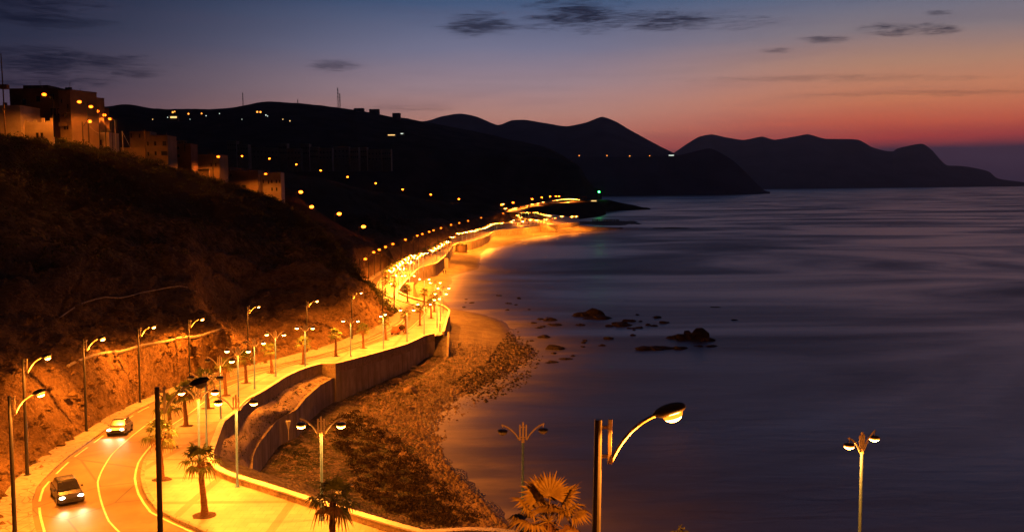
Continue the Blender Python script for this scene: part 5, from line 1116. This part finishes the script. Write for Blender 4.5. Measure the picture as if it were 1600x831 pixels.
# posts of the ruined jetty on the reef
q = MB()
for k in range(34):
    x_ = 926 + k * 1.25 + rs4.normal() * .3
    if 9 < k < 12: continue
    a = PD(x_, 347, 892); q.box((a.x, a.y, a.z + .2), (.45, .45, 4.2 + rs4.rand() * 1.6))
a0, a1 = PD(937, 343.3, 892), PD(966, 343.3, 892); q.box(((a0.x + a1.x) / 2, a0.y, a0.z), (a1.x - a0.x, .3, .3)); tag(q.build('ruined_jetty', M['wood']), 'row of dark jetty posts standing on the low reef', 'jetty')

# ------------------------------------------------------------------ beach steps and landings on the sea wall
def steps(p0, w_, z0, z1, run, n, label):
    t = empty('beach_steps', (p0.x, p0.y, z1)); q = MB(); h = z0 - z1
    for k in range(n): q.box((w_ / 2, -run * (k + .5) / n, (h * (1 - (k + 1) / n)) / 2 - .5), (w_, run / n + .001, h * (1 - (k + 1) / n) + 1.0 + .0))
    q.build('stair_flight', M['kerb'], t); q = MB(); q.prism([(0, -1), (-run, -1), (-run, .1), (0, h + .6)], 0, .45)
    o = q.build('flank_wall', M['concrete'], t); o.rotation_euler = (0, 0, R(90)); o.location = (w_ + .45, 0, 0)
    return tag(t, label, 'steps')
p = G(680, 522); steps(p, 2.6, 4.05, .2, 4.6, 16, 'flight of concrete steps dropping from the promenade to the beach')
def landing(px0, px1, ptop, pb, label):
    a, b = P(px0, ptop, 3.6), P(px1, ptop, 3.6); t = empty('beach_landing', tuple(a)); w_ = b.x - a.x
    q = MB(); q.box((w_ / 2, 2, -2.3), (w_, 4, 4.6)); q.box((w_ / 2, .1, .25), (w_ + .2, .3, .5)); q.build('platform', M['coping'], t)
    q = MB(); q.prism([(w_, -4.4), (w_ + w_ * .55, -4.4), (w_ + .05, .3)], -.2, 1.2); q.build('side_ramp', M['concrete'], t); tag(t, label, 'landing', 'concrete landings against the sea wall')
landing(631, 645, 444, 454, 'pale concrete stair landing standing off the wall behind the bend lamps'); landing(692, 700, 405, 413, 'second pale landing below the bright middle promenade'); landing(737, 742, 376, 383, 'small wedge landing at the far third of the wall')
p = P(721, 388, 1.8); t = empty('beach_hut', (p.x, p.y, -.2)); q = MB(); q.tube([(0, 0, 0), (0, 0, 4.0)], 3.2, 20); q.build('wall', M['wall_tan'], t); q = MB(); q.tube([(0, 0, 4.003), (0, 0, 4.3), (0, 0, 5.2)], [3.6, 3.5, .8], 20); q.build('roof', M['leaf'], t); tag(t, 'round orange beach hut with a low greenish roof below the wall', 'hut')
# white tapered post on the lower wall
p = PD(450.5, 664, 117); q = MB(); q.tube([(0, 0, -.6), (0, 0, .6)], [.08, .38], 4); q.tube([(0, 0, -2), (0, 0, -.6)], .05, 6); o = q.build('marker_post', M['coping']); o.location = p; tag(o, 'white wedge-topped post beside the lower retaining wall', 'post')
# driftwood on the foreshore
for x_, y_, L_, a_, lab in [(636, 574, 3.6, .05, 'pale driftwood plank lying below the tall stained wall'), (648, 580, 4.2, -.6, 'bleached log slanting on the turf beside the plank')]:
    p = on_beach(x_, y_); q = MB(); q.tube([(-L_ / 2, 0, .15), (0, .1, .22), (L_ / 2, 0, .15)], [.14, .17, .1], 7); o = q.build('driftwood', M['cream']); o.location = p; o.rotation_euler = (0, 0, a_); tag(o, lab, 'driftwood')

# ------------------------------------------------------------------ vehicles
M['car_paint'] = mat('dark_car_paint', (.03, .03, .04), .25, .2, 3, spec=.6); M['car_paint2'] = mat('silver_car_paint', (.25, .25, .26), .3, .15, 3, spec=.6, metal=.4)
M['rubber'] = mat('tyre_rubber', (.02, .02, .02), .8, .2, 8); M['rim'] = mat('wheel_rim', (.35, .35, .36), .35, .2, 6, metal=.7); M['tail'] = glow('tail_lamp', (1, .03, .01), 6)
def shell(prof, w_, tuck, name, mt, parent, bev=.05):
    """car-like body: x/z profile skinned over several widths, narrower at the top"""
    zmax = max(z for _, z in prof); zmin = min(z for _, z in prof); bm = bmesh.new(); rows = []
    for s_, k in ((-1, 1), (-.92, 0), (.92, 0), (1, 1)):
        r_ = []
        for x, z in prof:
            f_ = (z - zmin) / (zmax - zmin + 1e-6); yy_ = w_ / 2 * s_ * (1 - tuck * f_ ** 2); xx_ = x * (1 - .015 * k)
            r_.append(bm.verts.new((xx_, yy_, z - .02 * k * f_)))
        rows.append(r_)
    n = len(prof)
    for a, b in zip(rows[:-1], rows[1:]):
        for i in range(n): bm.faces.new((a[i], a[(i + 1) % n], b[(i + 1) % n], b[i]))
    bm.faces.new(rows[0][::-1]); bm.faces.new(rows[-1]); bmesh.ops.recalc_face_normals(bm, faces=bm.faces)
    m = bpy.data.meshes.new(name); bm.to_mesh(m); bm.free(); m.materials.append(mt); o = bpy.data.objects.new(name, m); link(o, parent)
    q = o.modifiers.new('bevel', 'BEVEL'); q.width = bev; q.segments = 3; q.limit_method = 'ANGLE'; return o
def wheel(parent, x, y, r=.31):
    q = MB(); q.tube([(x, y - .1, r), (x, y + .1, r)], r, 18); o = q.build('wheel', M['rubber'], parent, bevel=.02); s_ = 1 if y > 0 else -1
    q = MB(); q.tube([(x, y + s_ * .09, r), (x, y + s_ * .112, r)], r * .62, 14); q.build('rim', M['rim'], o)
def car(paint, head=True, lamps=True):
    t = empty('car')
    prof = [(-2.05, .28), (-2.1, .55), (-2.05, .88), (-1.5, .95), (.75, .93), (1.75, .78), (2.08, .6), (2.1, .3), (1.75, .22), (-1.7, .22)]
    shell(prof, 1.72, .12, 'body', paint, t)
    shell([(-1.6, .93), (-1.15, 1.4), (-.2, 1.46), (.45, 1.4), (1.12, .92)], 1.5, .2, 'cabin', M['window'], t)
    q = MB(); q.box((-.35, 0, 1.455), (1.25, 1.12, .03)); q.build('roof', paint, t, bevel=.01)
    for x in (-1.3, 1.28):
        for y in (-.78, .78): wheel(t, x, y)
    for y in (-.6, .6):
        q = MB(); q.ell((2.03, y, .63), (.08, .19, .1), nu=10, nv=6); q.build('headlight', M['white'] if head else M['lensoff'], t)
        q = MB(); q.box((-2.08, y, .72), (.06, .3, .14)); q.build('tail_light', M['tail'], t); q = MB(); q.box((.75, y * 1.5, .98), (.16, .16, .12)); q.build('mirror', paint, t, bevel=.02)
        if head and lamps:
            l = bpy.data.lights.new('headlamp', 'SPOT'); l.energy = 320; l.color = (1, .8, .45); l.spot_size = R(62); l.spot_blend = .8; l.shadow_soft_size = .06
            lo = bpy.data.objects.new('headlamp_beam', l); C.objects.link(lo); lo.parent = t; lo.location = (2.2, y, .66); lo.rotation_euler = (0, R(-84), 0)
    q = MB(); q.box((2.08, 0, .5), (.06, 1.0, .16)); q.build('grille', M['rubber'], t, bevel=.01)
    q = MB(); q.box((2.12, 0, .34), (.08, 1.62, .14)); q.box((-2.1, 0, .36), (.08, 1.62, .16)); q.build('bumper', M['rubber'], t, bevel=.02)
    register(t); return t
def on_road(px, py, off=0): p = G(px, py); return p
def heading(px0, py0, px1, py1): a, b = G(px0, py0), G(px1, py1); return math.atan2(b.y - a.y, b.x - a.x)
for x_, y_, hx, hy, pt, lab in [(105, 778, 124, 806, 'car_paint', 'dark car with bright headlights rounding the near bend'), (188, 676, 158, 698, 'car_paint2', 'silver car with bright headlights following up the bend')]:
    p = G(x_, y_); t = car(M[pt]); t.location = (p.x, p.y, p.z + .0); t.rotation_euler = (0, 0, heading(x_, y_, hx, hy)); q = G(hx, hy); pit = math.atan2(p.z - q.z, (p - q).xy.length); t.rotation_euler = Euler((0, pit, t.rotation_euler.z), 'XYZ'); tag(t, lab, 'car')
tf = car(M['car_paint'], lamps=False); first = True
for x_, y_, hx, hy, lab in [(668, 397, 655, 402, 'car with headlights on in the dense lamp row, nearer of the middle pair'), (693, 384, 680, 390, 'car with headlights on behind the nearer of the middle pair'), (641, 410, 630, 416, 'small car on the coast road left of the dense lamp row'), (700, 379, 690, 384, 'third car with headlights on before the far promenade'), (803, 345, 796, 348, 'distant car with headlights where the plaza begins')]:
    t = tf if first else copy_tree(tf); first = False; p = G(x_, y_); t.location = (p.x, p.y, p.z + .02); t.rotation_euler = (0, 0, heading(x_, y_, hx, hy)); tag(t, lab, 'car', 'cars far along the coast road')
# small open-backed truck with a dark load
p = G(622, 521); t = empty('pickup_truck', tuple(p), heading(622, 521, 604, 527)); M['truck'] = mat('faded_red_paint', (.28, .09, .04), .5, .3, 4)
shell([(.5, .45), (.5, 1.75), (1.2, 1.78), (1.6, 1.15), (2.1, 1.05), (2.15, .45)], 1.6, .08, 'cab', M['truck'], t); shell([(.62, 1.2), (.62, 1.68), (1.14, 1.7), (1.5, 1.2)], 1.64, .06, 'cab_window', M['window'], t, .01)
q = MB(); q.box((-.85, 0, .62), (2.6, 1.6, .12)); q.box((-.85, .78, .95), (2.6, .06, .5)); q.box((-.85, -.78, .95), (2.6, .06, .5)); q.box((-2.13, 0, .95), (.06, 1.6, .5)); q.build('load_bed', M['truck'], t, bevel=.01)
for x in (-1.4, 1.45):
    for y in (-.72, .72): wheel(t, x, y, .33)
for y in (-.55, .55): q = MB(); q.box((2.14, y, .8), (.05, .24, .15)); q.build('headlight', M['lensoff'], t)
tag(t, 'small red open-backed truck parked on the road below the double bend', 'truck')
m = rock_mesh(.85, rs4, 3, .5, .7); m.materials.append(M['leaf_dark']); o = bpy.data.objects.new('cargo_bundle', m); C.objects.link(o); o.location = (p.x + .75, p.y + .2, p.z + 1.25); tag(o, 'dark lumpy bundle heaped on the back of the red truck', 'bundle')

# ------------------------------------------------------------------ people
def person(loc, rz, J, top, legs, label):
    """one skinned body; J: joint positions"""
    nm = list(J); idx = {k: i for i, k in enumerate(nm)}
    E_ = [('pelvis', 'chest'), ('chest', 'neck'), ('neck', 'head'), ('head', 'crown')]
    for s_ in 'lr': E_ += [('pelvis', 'hip' + s_), ('hip' + s_, 'knee' + s_), ('knee' + s_, 'ankle' + s_), ('ankle' + s_, 'toe' + s_), ('chest', 'sh' + s_), ('sh' + s_, 'el' + s_), ('el' + s_, 'wr' + s_), ('wr' + s_, 'hand' + s_)]
    rad = dict(pelvis=.15, chest=.17, neck=.06, head=.1, crown=.08, hip=.1, knee=.065, ankle=.045, toe=.035, sh=.07, el=.045, wr=.03, hand=.035)
    m = bpy.data.meshes.new('person'); m.from_pydata([J[k] for k in nm], [(idx[a], idx[b]) for a, b in E_], []); o = bpy.data.objects.new('person', m); C.objects.link(o)
    m.materials.append(top)
    sk = o.modifiers.new('skin', 'SKIN')
    for k in nm: r_ = rad.get(k, rad.get(k[:-1], .05)); m.skin_vertices[0].data[idx[k]].radius = (r_, r_)
    m.skin_vertices[0].data[idx['pelvis']].use_root = True
    ss = o.modifiers.new('subsurf', 'SUBSURF'); ss.levels = 1; ss.render_levels = 1
    o.location = loc; o.rotation_euler = (0, 0, rz); tag(o, label, 'person')
    h = MB(); c = Vector(J['crown']); h.ell(tuple(c + Vector((0, 0, .0))), (.1, .105, .09), nu=10, nv=6); h.build('hair', M['shade'], o, sm=True)
    for s_ in 'lr':
        lg = MB(); lg.tube([Vector(J['hip' + s_]), Vector(J['knee' + s_]), Vector(J['ankle' + s_])], [.115, .085, .065], 8); lg.build('trouser_leg', legs, o, sm=True)
    fc = MB(); d = (Vector(J['head']) - Vector(J['neck'])).normalized(); fc.ell(tuple(Vector(J['head']) + Vector((0, -.035, -.0))), (.075, .085, .11), nu=10, nv=8); fc.build('face', M['skin'], o, sm=True)
    return o
def stand(st_=.12):
    J = dict(pelvis=(0, 0, .95), chest=(0, 0, 1.32), neck=(0, 0, 1.5), head=(0, -.02, 1.6), crown=(0, 0, 1.7))
    for s_, k in (('l', -1), ('r', 1)):
        J.update({'hip' + s_: (k * .1, 0, .9), 'knee' + s_: (k * .12, -.03 * k, .5), 'ankle' + s_: (k * .13, .02, .08), 'toe' + s_: (k * .15, -.16, .04), 'sh' + s_: (k * .2, 0, 1.4), 'el' + s_: (k * .25, .03, 1.12), 'wr' + s_: (k * .25, -.06, .88), 'hand' + s_: (k * .25, -.09, .8)})
    return J
def bend():
    J = dict(pelvis=(0, .1, .78), chest=(0, -.22, .95), neck=(0, -.36, .98), head=(0, -.45, .98), crown=(0, -.54, .98))
    for s_, k in (('l', -1), ('r', 1)):
        J.update({'hip' + s_: (k * .1, .1, .74), 'knee' + s_: (k * .13, -.08 + .1 * k, .42), 'ankle' + s_: (k * .14, .15 + .12 * k, .08), 'toe' + s_: (k * .15, .0 + .12 * k, .04), 'sh' + s_: (k * .18, -.26, .93), 'el' + s_: (k * .2, -.36, .65), 'wr' + s_: (k * .16, -.44, .4), 'hand' + s_: (k * .15, -.47, .33)})
    return J
blk = cloth('dark_cloth', (.03, .03, .035)); blu = cloth('blue_cloth', (.07, .1, .3)); dkb = cloth('dark_denim', (.04, .045, .07))
p = on_beach(717, 543); person(tuple(p), R(60), bend(), blk, dkb, 'person in dark clothes bending over on the beach beside the steps')
p = on_beach(693, 428); person(tuple(p), R(10), stand(), blk, dkb, 'left one of two people standing together on the bright sand')
p = on_beach(696.4, 428); person(tuple(p), R(-20), stand(), blk, blk, 'right one of two people standing together on the bright sand')
p = G(687.5, 519); person((p.x, p.y, p.z + .14), R(90), stand(), blu, dkb, 'person in blue standing at the top of the beach steps')

# ------------------------------------------------------------------ sea air over the whole bay
q = MB(); q.box((0, 9900, 640), (56000, 24200, 1300)); m = bpy.data.materials.new('sea_air'); m.use_nodes = True; n_ = m.node_tree; n_.nodes.clear()
pv = n_.nodes.new('ShaderNodeVolumePrincipled'); pv.inputs['Color'].default_value = (.72, .76, .95, 1); pv.inputs['Density'].default_value = 3.6e-5; pv.inputs['Anisotropy'].default_value = .7
om = n_.nodes.new('ShaderNodeOutputMaterial'); n_.links.new(pv.outputs[0], om.inputs['Volume'])
o = q.build('haze', m); tag(o, kind='stuff')
